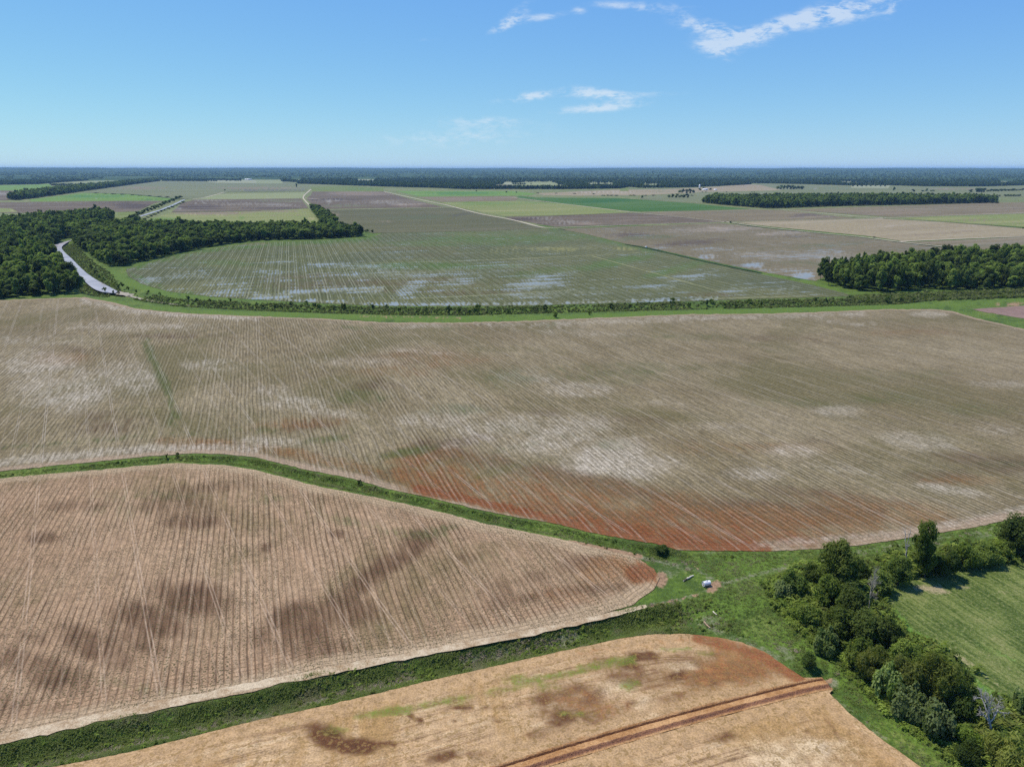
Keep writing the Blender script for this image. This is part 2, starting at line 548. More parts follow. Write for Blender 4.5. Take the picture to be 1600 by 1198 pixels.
M = {}
M['grass'] = grass_mat('rough_grass', A(78, 100, 42), A(104, 130, 48), A(142, 142, 80), A(138, 136, 110), A(172, 140, 108))
M['meadow'] = grass_mat('mown_meadow', A(88, 110, 62), A(112, 138, 76), A(142, 148, 96), A(176, 160, 125), A(190, 165, 130))
M['forest_floor'] = grass_mat('forest_floor', A(40, 62, 32), A(54, 82, 40), A(74, 90, 52), A(110, 105, 85), A(120, 100, 80))
M['road'] = earth_mat('pale_dirt', A(194, 182, 154), A(214, 202, 176))
M['track'] = earth_mat('sandy_track', A(176, 148, 112), A(222, 202, 168))
M['wet_track'] = earth_mat('worn_damp_track', A(136, 138, 92), A(166, 164, 122))
M['shaded_earth'] = earth_mat('trench_shade_earth', A(126, 86, 58), A(146, 102, 70), 0.5)  # trench shade painted in as a darker earth colour
M['shaded_spoil'] = earth_mat('shaded_reddish_spoil', A(152, 106, 78), A(176, 126, 92), 0.5)  # reddish turned soil, its tone also darkened for the front slope's shade
M['berm'] = earth_mat('turned_earth', A(180, 132, 84), A(216, 170, 118), 0.5)
M['silt'] = earth_mat('wet_silt', A(168, 158, 138), A(190, 180, 160))
M['water'] = water_mat('muddy_water', A(178, 170, 164), 0.34)

# ------------------------------------------------------------------ lines of the land (surveyed in the picture)
DITCH1_TOP = [(-260, 1222), (-120, 1195), (0, 1166), (200, 1121), (400, 1084), (500, 1053), (650, 1029), (800, 999), (900, 976), (1000, 951), (1060, 938)]
DITCH1_BOT = [(-160, 1245), (-40, 1220), (75, 1196), (200, 1172), (400, 1122), (525, 1095), (650, 1065), (800, 1032), (900, 1010), (975, 993), (1025, 987), (1080, 987)]
DITCH2_TOP = [(-260, 765), (-120, 752), (0, 739), (75, 731), (150, 724), (225, 716), (300, 711), (350, 712), (400, 717), (475, 736), (550, 750), (600, 765), (675, 781), (750, 799), (800, 809), (875, 822), (925, 835), (975, 844), (1025, 852), (1060, 859)]
DITCH2_BOT = [(-260, 772), (-120, 758), (0, 744), (75, 737), (150, 731), (225, 724), (275, 720), (350, 723), (400, 731), (500, 757), (563, 769), (625, 782), (700, 799), (750, 813), (800, 823), (875, 838), (925, 851), (995, 867), (1020, 880)]
def mid(a, b, n=40):
    def rs(L):
        L = np.array(L, float); s = np.r_[0, np.cumsum(np.linalg.norm(np.diff(L, axis=0), axis=1))]
        q = np.linspace(0, s[-1], n)
        return np.stack([np.interp(q, s, L[:, 0]), np.interp(q, s, L[:, 1])], 1)
    return (rs(a) + rs(b)) / 2
D1 = mid(DITCH1_TOP, DITCH1_BOT); D2 = mid(DITCH2_TOP, DITCH2_BOT)
W1L, W2L = Gn(D1), Gn(D2)
F3_TOP = [(-300, 482), (-120, 474), (0, 469), (88, 466), (132, 464), (175, 472), (212, 482), (250, 486), (300, 490), (400, 494), (508, 498), (607, 504), (700, 504), (800, 502), (925, 497), (1075, 491), (1200, 490), (1300, 486.5), (1388, 483), (1463, 483.5), (1488, 486), (1525, 497), (1600, 514), (1760, 552), (2000, 610)]
F3_BOT = [(2000, 640), (2000, 700), (1800, 760), (1680, 790), (1600, 806), (1525, 823), (1475, 831), (1400, 843), (1340, 852), (1280, 857), (1200, 861), (1113, 860), (1060, 859)]
CANAL_L = [(81, 384), (87, 395), (100, 407), (117, 422), (130, 437), (145, 450), (160, 456), (180, 458)]
CANAL_R = [(114, 374), (97, 385), (101, 394), (112, 404), (127, 419), (140, 430), (156, 440), (184, 455)]
SILT = [(176, 455.5), (200, 460.5), (225, 466.5), (250, 471.5), (275, 474.5), (300, 476.5), (360, 478)]
CHANNEL = [(176, 456), (225, 467), (275, 475), (400, 481.5), (520, 486), (620, 488.5), (720, 489), (850, 486), (1000, 482), (1150, 478.5), (1300, 475), (1400, 472), (1450, 466), (1600, 459), (1900, 448)]
WC = Gn(mid(CANAL_L, CANAL_R, 30)); WCH = Gn(np.array(CHANNEL))

BL = np.array(smooth_line([(640, 1246), (800, 1197), (900, 1166), (1050, 1123), (1200, 1084), (1262, 1069), (1290, 1064)], 30))
BW = Gn(BL)
T = np.gradient(BW[:, :2], axis=0); T /= np.linalg.norm(T, axis=1)[:, None]
Nn = np.stack([T[:, 1], -T[:, 0]], 1)     # towards the viewer
def land_z(W, PX):
    d1, d2 = seg_dist(W, W1L), seg_dist(W, W2L)
    z = -1.7 * sstep(-d1, -5.0, -0.8) - 0.9 * sstep(-d2, -2.6, -0.4)
    dc = seg_dist(W, WC)
    z = np.minimum(z, -2.8 * sstep(-dc, -24.0, -13.0))
    dch = seg_dist(W, WCH)
    z = np.minimum(z, -1.6 * sstep(-dch, -9.0, -1.5))
    z = np.minimum(z, -0.9 * sstep(-seg_dist(W, BW), -4.0, -2.6))
    n = np.array([mnoise.noise(Vector((x * .15, y * .15, 0))) for x, y, _ in W])
    return z + 0.10 * n - 0.12

# near land: one sheet of rough grass with the ditches and the canal cut into it
rng0 = np.random.default_rng(5)
def dense(line, half, n, seed):
    r = np.random.default_rng(seed)
    L = np.array(line, float); s = np.r_[0, np.cumsum(np.linalg.norm(np.diff(L, axis=0), axis=1))]
    q = r.uniform(0, s[-1], n)
    return np.stack([np.interp(q, s, L[:, 0]) + r.normal(0, half * .3, n), np.interp(q, s, L[:, 1]) + r.uniform(-half, half, n)], 1)
def dense_w(LW, half, n, seed):
    r = np.random.default_rng(seed)
    L_ = LW[:, :2]; q_ = np.r_[0, np.cumsum(np.linalg.norm(np.diff(L_, axis=0), axis=1))]
    k = r.uniform(0, q_[-1], n)
    Q = np.column_stack([np.interp(k, q_, L_[:, 0]) + r.uniform(-half, half, n), np.interp(k, q_, L_[:, 1]) + r.normal(0, half * .3, n), np.zeros(n)])
    P_ = PXn(Q)
    return P_[(P_[:, 1] > 355)]
rj = np.random.default_rng(55)
JX = np.column_stack([rj.uniform(880, 1480, 9000), rj.uniform(840, 1190, 9000)])
JX = JX[JX[:, 1] < 1010 + (JX[:, 0] - 1100).clip(0) * .75]
extra = np.concatenate([JX, dense_w(WC, 34, 5000, 21), dense_w(WCH, 14, 5000, 22), dense(D1, 34, 6000, 1), dense(D2, 11, 4200, 2), dense(BL, 14, 3500, 8), dense(CHANNEL, 9, 7000, 3), dense(mid(CANAL_L, CANAL_R, 30), 22, 2400, 4)])
NEAR = [(-700, 352), (2300, 352), (2300, 600), (2100, 1100), (1900, 1560), (-300, 1560), (-500, 1100), (-700, 600)]
marks = [
    # ditch sides: deep weeds on the near slope, dry stems in the bottom
    ('moist', [(0, 1180), (200, 1140), (400, 1100), (650, 1046), (800, 1016)], 4, .4),
    ('pale', [(-50, 1205), (150, 1165), (300, 1133), (420, 1108)], 9, .6), ('pale', [(480, 1088), (640, 1050)], 12, .65), ('pale', [(720, 1026), (900, 988)], 11, .65),
    ('green', [(-100, 1195), (0, 1168), (200, 1126), (400, 1088)], 8, .9), ('green', [(820, 1000), (1000, 958)], 10, .8),
    # junction
    ('pale', [(1085, 965), (1120, 985), (1170, 1003), (1200, 1018), (1232, 1036)], 9, .5), ('pale', 1105, 968, 26, 14, 0, .45),
    ('green', 1170, 880, 60, 18, 0, .9), ('green', 1130, 950, 70, 22, 0, .8), ('green', 1230, 1010, 40, 40, -40, .7),
    ('pale', [(905, 850), (960, 862), (1030, 876), (1085, 888), (1120, 905)], 4.5, .62), ('clay', [(1078, 882), (1092, 888)], 2.5, .6),
    ('pale', [(1000, 948), (1060, 936), (1100, 924), (1125, 914), (1160, 902), (1200, 892), (1260, 878)], 4.5, .6),
    ('clay', [(1010, 948), (1060, 935.5), (1100, 926), (1112, 921)], 2.0, .85), ('clay', 1116, 916, 15, 9, 20, 1.0),
    ('pale', 1050, 890, 40, 14, 15, .45), ('clay', 1032, 905, 14, 16, 0, .75), ('moist', 1045, 862, 40, 7, -10, .8),
    ('clay', [(890, 846), (960, 858), (1000, 868)], 5, .9),
    ('pale', 1230, 1020, 26, 10, -40, .6), ('clay', [(1285, 1062), (1300, 1056)], 4, .9), ('pale', 1300, 1062, 16, 10, 0, .7),
    ('pale', 1110, 862, 20, 4, 0, .5),
    # lane beside the hedge
    ('green', [(1215, 920), (1260, 1000), (1340, 1080), (1440, 1160), (1500, 1200)], 12, .8),
    ('pale', [(1290, 1080), (1350, 1130), (1420, 1185)], 9, .4), ('pale', [(1300, 866), (1400, 851), (1500, 836), (1600, 818)], 3, .5),
    ('pale', [(1230, 885), (1320, 868), (1420, 856), (1600, 828)], 2.2, .5),
    # levees
    ('green', [(100, 462), (190, 475), (300, 488), (500, 493), (620, 498.5), (800, 498), (1100, 488), (1400, 479), (1500, 475), (1600, 470)], 5, 1.0),
    ('green', [(175, 425), (200, 440), (260, 460), (330, 468)], 7, .9), ('green', [(400, 473), (600, 481), (900, 477)], 2.5, .6),
    ('clay', [(1480, 477), (1520, 478), (1600, 474)], 1.2, .9), ('clay', [(560, 494), (720, 496)], 1.2, .6), ('pale', [(1180, 477), (1300, 474)], 1.0, .5),
    ('green', [(1330, 460), (1260, 442), (1190, 426), (1100, 408), (1020, 392)], 5, 1.0), ('moist', [(1170, 418), (1020, 388)], 2.5, .8),
    ('green', [(1488, 484), (1540, 496), (1600, 508)], 5, .6),
]
sheet('ground', NEAR, M['grass'], 0.0, (13, 7), marks, 0, 3, 20, False, extra, land_z)
# everything else, out to the horizon
Mfar = grass_mat('far_farmland', A(122, 130, 78), A(134, 140, 88), A(150, 144, 104), A(165, 155, 135), A(150, 130, 110), 0.06)
yb_ = [-31000, -4000, 0, 600, 1070, 1170, 1500, 3000, 6000, 12000, 31000]
zb_ = [-3.4, -3.4, -3.4, -3.4, -3.4, -.2, -.15, -.15, -.15, -.15, -.15]
xb_ = [-31000, -12000, -5000, -2000, -800, 0, 800, 2000, 5000, 12000, 31000]
V = np.array([(x, y, z) for y, z in zip(yb_, zb_) for x in xb_]); nx_ = len(xb_)
F = np.array([(i * nx_ + j, i * nx_ + j + 1, (i + 1) * nx_ + j + 1, (i + 1) * nx_ + j) for i in range(len(yb_) - 1) for j in range(nx_ - 1)])
me = mesh_np('terrain', V, F)
cattr(me, 'soil', np.zeros((len(V), 4)))
link('terrain', me, Mfar, kind='structure')

# ------------------------------------------------------------------ the fields
TR1 = [(0.0, .22, 1), (.75, .22, .9), (9.6, .2, .7), (10.3, .2, .7), (3.6, .2, .4), (5.8, .2, .35), (14.0, .2, .35), (17.2, .2, .3)]
F1_POLY = [(-300, 790), (-120, 764)] + [(x, y + 3) for x, y in DITCH2_BOT[2:-1]] + [(1000, 874), (1022, 888), (1031, 902), (1022, 920), (1000, 935), (990, 944)] + \
          [(x, y - 5) for x, y in DITCH1_TOP[-3:1:-1]] + [(-140, 1190), (-320, 1200)]
f1marks = [
    ('moist', 300, 935, 75, 34, -8, .8), ('moist', 235, 970, 75, 32, -15, .75), ('moist', 150, 1010, 80, 30, -20, .7), ('moist', 60, 1045, 90, 32, -18, .65), ('moist', -40, 1080, 90, 30, -15, .6), ('moist', 215, 1000, 60, 22, -20, .6),
    ('moist', [(665, 842), (612, 878), (575, 905), (545, 930)], 22, .72), ('moist', 475, 970, 70, 44, 0, .8), ('moist', 540, 955, 66, 34, 0, .75), ('moist', 490, 1015, 70, 24, 0, .55), ('moist', 420, 1000, 40, 30, 0, .5),
    ('moist', 660, 842, 30, 14, -20, .7), ('moist', 60, 840, 45, 12, 0, .6), ('moist', 275, 790, 85, 22, 0, .55), ('moist', 300, 815, 60, 12, 0, .6),
    ('moist', 120, 790, 70, 10, 0, .45), ('moist', 415, 855, 12, 9, 0, .8), ('moist', 525, 835, 16, 8, 0, .7), ('moist', 330, 763, 80, 10, 4, .5),
    ('moist', 775, 925, 36, 30, 0, .65), ('moist', 830, 905, 40, 16, 10, .5), ('moist', 905, 880, 60, 16, 14, .55), ('moist', 735, 870, 30, 12, 14, .5),
    ('moist', 60, 1000, 40, 12, -20, .5), ('moist', 120, 1060, 40, 26, -20, .5), ('moist', [(760, 945), (860, 925), (980, 918)], 12, .55),
    ('moist', [(840, 975), (930, 955), (1000, 938)], 9, .7), ('moist', [(560, 778), (640, 796), (740, 822)], 6, .55),
    ('clay', 1000, 895, 34, 22, 0, .95), ('clay', 945, 890, 50, 26, 10, .5), ('clay', 1022, 902, 9, 16, 0, 1.0), ('clay', 880, 930, 60, 16, -8, .35),
    ('green', [(500, 805), (600, 825), (700, 845)], 10, .35), ('green', 680, 828, 60, 8, 12, .4), ('green', 760, 870, 40, 7, 12, .4), ('green', 420, 780, 40, 10, 5, .3), ('green', 230, 775, 120, 10, 0, .3),
    ('green', 250, 1080, 160, 10, -12, .3), ('green', 620, 985, 120, 7, -14, .3), ('green', 190, 800, 60, 14, 0, .25),
    ('pale', [(700, 803), (780, 822), (860, 840), (930, 860)], 7, .9), ('pale', [(400, 735), (470, 752), (560, 774)], 4, .7), ('pale', [(-100, 765), (60, 745), (200, 731), (300, 724)], 3, .7),
    ('pale', [(-100, 1183), (0, 1154), (120, 1128), (250, 1102), (400, 1068), (560, 1035), (700, 1010), (850, 980), (1000, 945)], 9, .8),
]
M['f1'] = field_mat('beanfield_soil', A(177, 144, 111), A(194, 163, 128), A(216, 192, 160), A(116, 86, 63), A(150, 92, 56), A(108, 112, 66),
                    390, 1.52, 1.0, .34, TR1, 112, A(214, 188, 158), .9, 2.2, A(84, 80, 48), .016, .75, 5.0, A(200, 174, 138), 1.0, .35, 0, 1.6, 1.4, 1.0, .5, gold=A(168, 122, 80), base3=A(146, 124, 88), brush=.75, rowbrk=.7, rowdark=.34)
sheet('field', F1_POLY, M['f1'], 0.02, (9, 7), f1marks, .6, 11)
# sandy track along the ditch
for ln_, w_ in (([(575, 411), (700, 408.4), (800, 404.5), (925, 398.8), (1015, 394)], [1.5, 2.5, 3, 3, 2.5]), ([(925, 400), (980, 415), (1060, 437), (1125, 455)], [2.5, 2.5, 2.2, 1.5]), 
                ([(640, 466.6), (760, 461), (900, 452.5)], [1.5, 2.5, 1.5]), ([(1105, 467), (1180, 464.6), (1260, 462.6)], [2, 3, 2])):
    ribbon('dirt_track', ln_, w_, M['wet_track'], 0.06, 14, .35, 5)
ribbon('dirt_track', [(-200, 1206), (0, 1155), (120, 1129), (250, 1101), (400, 1070), (560, 1038), (700, 1012), (850, 984), (960, 958), (1010, 946)], [2.2, 2.6, 2.4, 2.0, 1.2], M['track'], 0.05, 8, .18, 3)

F3_POLY = F3_TOP + F3_BOT + [(x, y - 3) for x, y in DITCH2_TOP[::-1][1:]]
f3marks = [
    ('pale', 680, 652, 90, 20, 8, .42), ('pale', 790, 668, 100, 22, 8, .42), ('pale', 870, 685, 90, 26, 12, .5), ('pale', 950, 712, 80, 30, 12, .72), ('pale', 1015, 730, 60, 22, 8, .62), ('pale', 900, 662, 80, 20, 0, .45), ('pale', 730, 690, 60, 8, 10, .3),
    ('pale', 905, 608, 60, 14, 0, .42), ('pale', 820, 588, 60, 14, 0, .35), ('pale', 1045, 628, 50, 9, 0, .42), ('pale', 1310, 642, 50, 10, 0, .4), ('pale', 1440, 690, 80, 16, -5, .45),
    ('pale', 1240, 705, 50, 12, 0, .4), ('pale', 1180, 740, 60, 12, 0, .4), ('pale', 1480, 765, 80, 9, -8, .5), ('pale', 1560, 670, 50, 10, 0, .35), ('pale', 1110, 665, 70, 8, 0, .3),
    ('pale', 560, 565, 90, 8, 0, .35), ('pale', 520, 645, 70, 8, -6, .55), ('pale', 460, 630, 60, 12, 0, .45), ('pale', 430, 610, 40, 12, 0, .4),
    ('pale', 100, 610, 90, 40, 0, .55), ('pale', 60, 570, 70, 26, 0, .5), ('pale', 200, 590, 60, 30, 0, .45), ('pale', 330, 570, 60, 12, 0, .45), ('pale', 60, 530, 90, 10, 0, .3), ('pale', 200, 510, 140, 8, 0, .4),
    ('pale', [(-100, 745), (0, 722), (120, 712), (250, 700), (400, 702)], 9, .6), ('pale', 420, 690, 60, 10, 0, .5), ('pale', [(130, 468), (190, 481), (260, 490), (400, 497)], 5, .8),
    ('pale', 1452, 491, 34, 6, 0, .5), ('pale', [(620, 509), (860, 505), (1120, 496), (1350, 490)], 5, .5), ('pale', 640, 548, 120, 4, -4, .3), ('pale', 900, 520, 120, 5, -3, .3), ('pale', 1330, 505, 60, 4, -3, .4),
    ('pale', 1330, 735, 90, 8, -6, .3), ('pale', 1560, 600, 60, 8, 0, .3), ('pale', [(1180, 850), (1300, 842), (1400, 834), (1500, 816), (1600, 796)], 8, .5),
    ('moist', 170, 660, 70, 22, 0, .4), ('moist', 110, 545, 60, 8, 0, .4), ('moist', 300, 525, 130, 5, 0, .4), 
    ('moist', [(660, 700), (760, 722), (860, 742), (980, 768), (1090, 795), (1230, 800), (1370, 800)], 20, .62), ('moist', 1120, 800, 140, 26, 0, .7), ('moist', 480, 665, 60, 12, 8, .4),
    ('moist', 720, 690, 70, 10, 10, .5), ('moist', 620, 735, 90, 10, 14, .45), ('moist', 1030, 690, 70, 8, 0, .4), ('moist', 1250, 770, 130, 10, -4, .45), ('moist', 1540, 720, 90, 20, -6, .5), ('moist', 1450, 745, 80, 12, 0, .4),
    ('moist', 1330, 780, 120, 14, -6, .45), ('moist', 1000, 655, 80, 9, 0, .3), ('moist', 1150, 560, 120, 8, 0, .25), ('moist', 1230, 530, 140, 7, 0, .25), ('moist', 590, 600, 60, 14, 0, .25), ('moist', 860, 645, 40, 8, 0, .3), ('moist', 1280, 690, 60, 6, 0, .3),
    ('clay', [(650, 764), (700, 774), (820, 800), (940, 832), (1060, 852), (1200, 857)], 10, 1.1), ('clay', [(640, 735), (760, 762), (900, 790), (1060, 815), (1180, 825)], 46, .66), ('clay', 1230, 825, 190, 40, -4, .55), ('clay', 1380, 805, 170, 36, -8, .4), ('clay', [(900, 815), (1060, 838), (1180, 842)], 24, .85), ('clay', 1220, 842, 110, 18, -3, .7), ('moist', [(900, 800), (1050, 818), (1250, 815), (1360, 800)], 20, .6), ('clay', [(700, 715), (830, 745), (960, 770), (1100, 790)], 26, .42),
    ('clay', 830, 765, 70, 16, 10, .6), ('clay', 1090, 830, 140, 22, 4, .8), ('clay', 1240, 842, 80, 12, -4, .7), ('clay', 1330, 822, 90, 16, -8, .45), ('clay', 1500, 750, 90, 10, 0, .35), ('clay', 1420, 520, 90, 6, 0, .35), ('clay', 620, 580, 80, 14, 0, .3), ('clay', 680, 560, 120, 20, 0, .25), ('clay', 90, 560, 60, 12, 0, .4), ('clay', 1150, 700, 200, 14, 0, .25), ('clay', 480, 660, 120, 14, 6, .3), ('clay', [(250, 690), (420, 700), (560, 730), (640, 752)], 12, .4),
    ('green', [(228, 535), (243, 570), (262, 610), (275, 650)], 9, .85), ('green', 270, 660, 10, 10, 0, .5), ('green', 415, 672, 30, 6, 0, .55), ('green', 510, 685, 45, 6, 6, .65), ('green', 640, 705, 50, 8, 10, .75),
    ('green', 780, 735, 60, 10, 14, .65), ('green', 680, 725, 60, 6, 14, .4), ('green', 700, 640, 70, 12, 0, .4), ('green', 560, 620, 60, 12, 0, .38), ('green', 790, 590, 60, 20, 0, .38), ('green', 900, 580, 80, 14, 0, .35), ('green', 960, 590, 90, 14, 0, .35), ('green', 1010, 575, 110, 12, 0, .3),
    ('green', 1060, 527, 110, 6, 0, .35), ('green', 1380, 620, 90, 12, 0, .3), ('green', 1530, 640, 70, 12, 0, .32), ('green', 1240, 630, 90, 10, 0, .3), ('green', 960, 695, 40, 10, 0, .35), ('green', 1400, 585, 120, 10, 0, .28), ('green', 560, 511, 40, 3, 0, .45), ('green', 700, 514, 40, 3, 0, .4), ('green', 860, 508, 30, 2.5, 0, .4),
    ('green', 1560, 725, 60, 8, 0, .3), ('green', [(0, 700), (120, 690), (260, 678), (380, 672)], 3.5, .45), ('green', 800, 700, 200, 4, 12, .25),
]
M['f3'] = field_mat('big_field_soil', A(132, 117, 84), A(162, 147, 114), A(214, 202, 180), A(100, 76, 54), A(144, 86, 48), A(92, 100, 50),
                    390, 1.7, .8, .38, TR1, 112, A(200, 188, 170), .5, 1.2, A(96, 94, 60), .012, .75, 4.0, A(184, 160, 132), 1.0, .55, 0, 1.7, 1.5, 1.0, .45,
                    gold=A(146, 108, 66), base3=A(122, 112, 74), brush=1.25)
sheet('field', F3_POLY, M['f3'], 0.02, (9, 5), f3marks, .5, 12)

OFFN = [tuple(p) for p in PXn(BW - np.concatenate([Nn * 1.1, np.zeros((len(BW), 1))], 1))[::6]]
OFFS = [tuple(p) for p in PXn(BW + np.concatenate([Nn * 2.4, np.zeros((len(BW), 1))], 1))[::6]]
F2_NORTH = [(-60, 1235), (75, 1199), (200, 1175), (400, 1125), (525, 1098), (650, 1068), (800, 1034), (900, 1012), (975, 996), (1025, 990), (1075, 990), (1120, 995), (1160, 1003), (1200, 1021), (1230, 1042), (1255, 1058)] + OFFN[::-1] + [(300, 1350), (-100, 1420)]
F2_SOUTH = OFFS + [(1296, 1082), (1325, 1112), (1375, 1152), (1437, 1196), (1560, 1290), (1700, 1420), (1400, 1540), (0, 1540), (300, 1365)]
f2marks = [
    ('moist', 510, 1150, 40, 22, -25, 1.00), ('moist', 555, 1165, 45, 16, 0, 0.96), ('moist', 490, 1130, 22, 12, 0, 0.84), ('moist', 605, 1162, 14, 4, 0, 0.84), ('moist', 690, 1183, 34, 12, 15, 0.96), ('moist', 770, 1183, 50, 12, -10, 0.72),
    ('moist', 650, 1122, 14, 4, -20, 0.96), ('moist', 725, 1105, 20, 6, 0, 0.84), ('moist', 760, 1106, 10, 4, 0, 0.84), ('moist', 708, 1124, 8, 4, 0, 0.96), ('moist', 775, 1123, 14, 5, -20, 0.84), ('moist', 785, 1105, 8, 3, 0, 0.84),
    ('moist', 1005, 1025, 34, 10, 0, 1.00), ('moist', 985, 1040, 26, 10, -20, 0.72), ('moist', 1060, 1055, 18, 9, 0, 1.00), ('moist', 1115, 1071, 16, 8, 0, 0.90), ('moist', 1155, 1075, 12, 7, 0, 0.96), ('moist', 1180, 1073, 14, 7, 30, 0.72),
    ('moist', 925, 1090, 34, 14, 25, 0.84), ('moist', 900, 1072, 20, 14, 0, 0.60), ('moist', 880, 1125, 30, 18, 0, 0.72), ('moist', 985, 1105, 12, 14, -30, 0.84), ('moist', 1050, 1098, 26, 6, 0, 0.84), ('moist', 1050, 1115, 40, 5, -10, 0.72), ('moist', 960, 1138, 12, 5, 0, 0.84), ('moist', 945, 1120, 20, 8, 0, 0.60),
    ('moist', 1135, 1050, 90, 26, 14, 0.72), ('moist', 1190, 1045, 66, 26, 25, 0.78), ('clay', 1160, 1040, 110, 34, 18, .55), ('moist', 1000, 1055, 90, 26, -5, 0.50), ('moist', 900, 1105, 80, 34, 0, 0.50), ('clay', 940, 1100, 90, 24, -10, .4), ('moist', 880, 1155, 60, 8, -8, 0.72), ('moist', 1120, 1150, 40, 12, 0, 0.60), ('moist', 1020, 1172, 8, 5, 0, 0.96), ('moist', 1060, 1160, 30, 6, 0, 0.48),
    ('moist', [(330, 1146), (440, 1122), (520, 1106)], 4, .6), ('moist', [(0, 1222), (200, 1180), (320, 1150)], 4, .5), ('moist', [(1290, 1125), (1320, 1160), (1345, 1198)], 5, .55), ('moist', [(1235, 1160), (1270, 1198)], 4, .6), ('moist', 1290, 1170, 18, 9, -40, 0.66), ('moist', 850, 1045, 40, 4, -10, 0.48), ('moist', 1265, 1140, 10, 4, 0, 0.84),
    ('moist', 1080, 1030, 110, 24, 12, .5), ('moist', [(840, 1150), (980, 1112), (1120, 1076), (1230, 1052)], 16, .5), ('moist', 960, 1035, 90, 12, -12, .45), ('moist', 1210, 1050, 40, 22, 35, .7), ('moist', 870, 1080, 50, 26, 20, .5),
    ('clay', [(1090, 996), (1150, 1010), (1205, 1032), (1250, 1062)], 15, .95), ('clay', [(900, 1022), (1000, 1004), (1080, 1000)], 6, .5), ('clay', 1190, 1060, 50, 12, 15, .5), ('clay', [(1330, 1130), (1370, 1165), (1400, 1190)], 7, .4), ('clay', [(800, 1195), (900, 1160), (1050, 1118), (1200, 1080)], 7, .7),
    ('green', [(560, 1118), (600, 1112), (640, 1108)], 8, .75), ('green', [(640, 1105), (740, 1088), (810, 1072)], 9, .55), ('green', [(810, 1066), (880, 1054), (930, 1040), (990, 1028)], 8, .8), ('green', 830, 1066, 60, 10, -12, .6), ('green', [(1030, 1015), (1070, 1014), (1110, 1020)], 5, .75), ('green', 985, 1070, 20, 12, 0, .45), ('green', 940, 1040, 40, 6, 0, .4), ('green', 440, 1130, 30, 5, 0, .35), ('green', 520, 1140, 30, 12, 0, .4), ('green', 900, 1115, 40, 6, 0, .35),
    ('pale', 1250, 1180, 120, 40, 0, .5), ('pale', 1010, 1110, 30, 26, 0, .55), ('pale', 960, 1080, 40, 22, 0, .4), ('pale', 700, 1150, 90, 14, 0, .25), ('pale', 1060, 1040, 40, 10, 0, .5), ('pale', [(1295, 1085), (1345, 1135), (1410, 1185), (1470, 1230)], 7, .7),
]
M['f2'] = field_mat('bare_terrace_soil', A(203, 166, 121), A(218, 184, 138), A(232, 206, 164), A(112, 76, 50), A(150, 92, 56), A(118, 134, 52),
                    600, 1.2, 0, .3, (), 112, None, .7, 1.1, A(146, 118, 70), .035, .9, 4.0, A(204, 168, 122), .85, .3, 0, 1.6, gold=A(172, 122, 76), base3=A(190, 152, 100), swirl=.6)
sheet('field', F2_NORTH, M['f2'], 0.02, (9, 7), f2marks, .5, 13)
sheet('field', F2_SOUTH, M['f2'], 0.02, (9, 7), f2marks, .5, 19)

F4_POLY = [(1388, 908), (1450, 893), (1530, 881), (1600, 874), (1800, 852), (2100, 880), (2000, 1200), (1800, 1300), (1640, 1160), (1570, 1100), (1530, 1088), (1500, 1054), (1450, 1010), (1410, 988), (1396, 968), (1380, 940)]
f4marks = [('pale', 1455, 920, 40, 8, -10, .75), ('pale', 1505, 917, 16, 5, 0, .6), ('pale', 1560, 925, 26, 5, 0, .4), ('pale', [(1460, 1000), (1520, 1040), (1590, 1090)], 5, .45), ('pale', [(1480, 985), (1560, 1030), (1640, 1080)], 4, .35),
           ('clay', [(1395, 915), (1440, 905)], 4, .5), ('green', [(1395, 955), (1420, 985), (1470, 1010), (1530, 1070), (1580, 1100)], 8, .8), ('moist', [(1500, 960), (1600, 1010)], 8, .25), ('green', [(1440, 960), (1600, 1040)], 8, .4), ('pale', [(1500, 1040), (1560, 1090)], 6, .4)]
m_, t_, o_ = new_mat('mown_hay_meadow')
P_ = t_.pos(); s_ = t_.attr('soil'); sp_ = t_.n('ShaderNodeSeparateColor'); t_.put(sp_.inputs[0], s_.outputs['Color'])
dd = (G(1640, 1060) - G(1450, 935)).normalized()
uu = t_.dot(P_, (-dd.y, dd.x, 0)); vv = t_.dot(P_, (dd.x, dd.y, 0))
w1 = t_.noise(t_.xyz(t_.mul(uu, 1.0), t_.mul(vv, .06)), 1.0, 5, .65); w2 = t_.noise(P_, .09, 4, .6); w3 = t_.noise(P_, 1.4, 4, .7); w4 = t_.noise(P_, 4.0, 2, .7)
c_ = t_.mix(t_.ss(t_.ma(w1, .6, t_.mul(w2, .4)), .40, .60), A(80, 102, 40), A(132, 146, 74))
c_ = t_.mix(t_.mul(t_.ss(t_.ma(w1, .4, t_.mul(w2, .6)), .52, .64), .4), c_, A(160, 152, 104))
c_ = t_.mix(t_.mul(t_.ss(w3, .48, .68), .6), c_, A(148, 142, 100))
rg = t_.ma(t_.sub(w2, .5), .9, t_.mul(t_.sub(w3, .5), .9))
for i_, cc in ((1, A(108, 148, 58)), (2, A(188, 170, 134))):
    c_ = t_.mix(t_.mul(t_.ss(t_.ma(rg, t_.ss(sp_.outputs[i_], .02, .3, .2, 1.), sp_.outputs[i_]), .3, .7), .8), c_, cc)
c_ = t_.mix(t_.ss(t_.ma(rg, .8, s_.outputs['Alpha']), .4, .8), c_, A(160, 120, 80))
c_ = t_.mix(1.0, c_, t_.mix(t_.ss(t_.ma(w4, .5, t_.mul(w3, .5)), .32, .68), (.5,) * 3, (1.4,) * 3), 'MULTIPLY')
t_.t.links.new(principled(t_, c_, .9, t_.bump(t_.ma(w4, .25, t_.mul(w3, .25)), 1.0, .7), .12), o_.inputs[0])
M['f4'] = m_
sheet('meadow', F4_POLY, M['f4'], 0.01, (9, 7), f4marks, .6, 14)

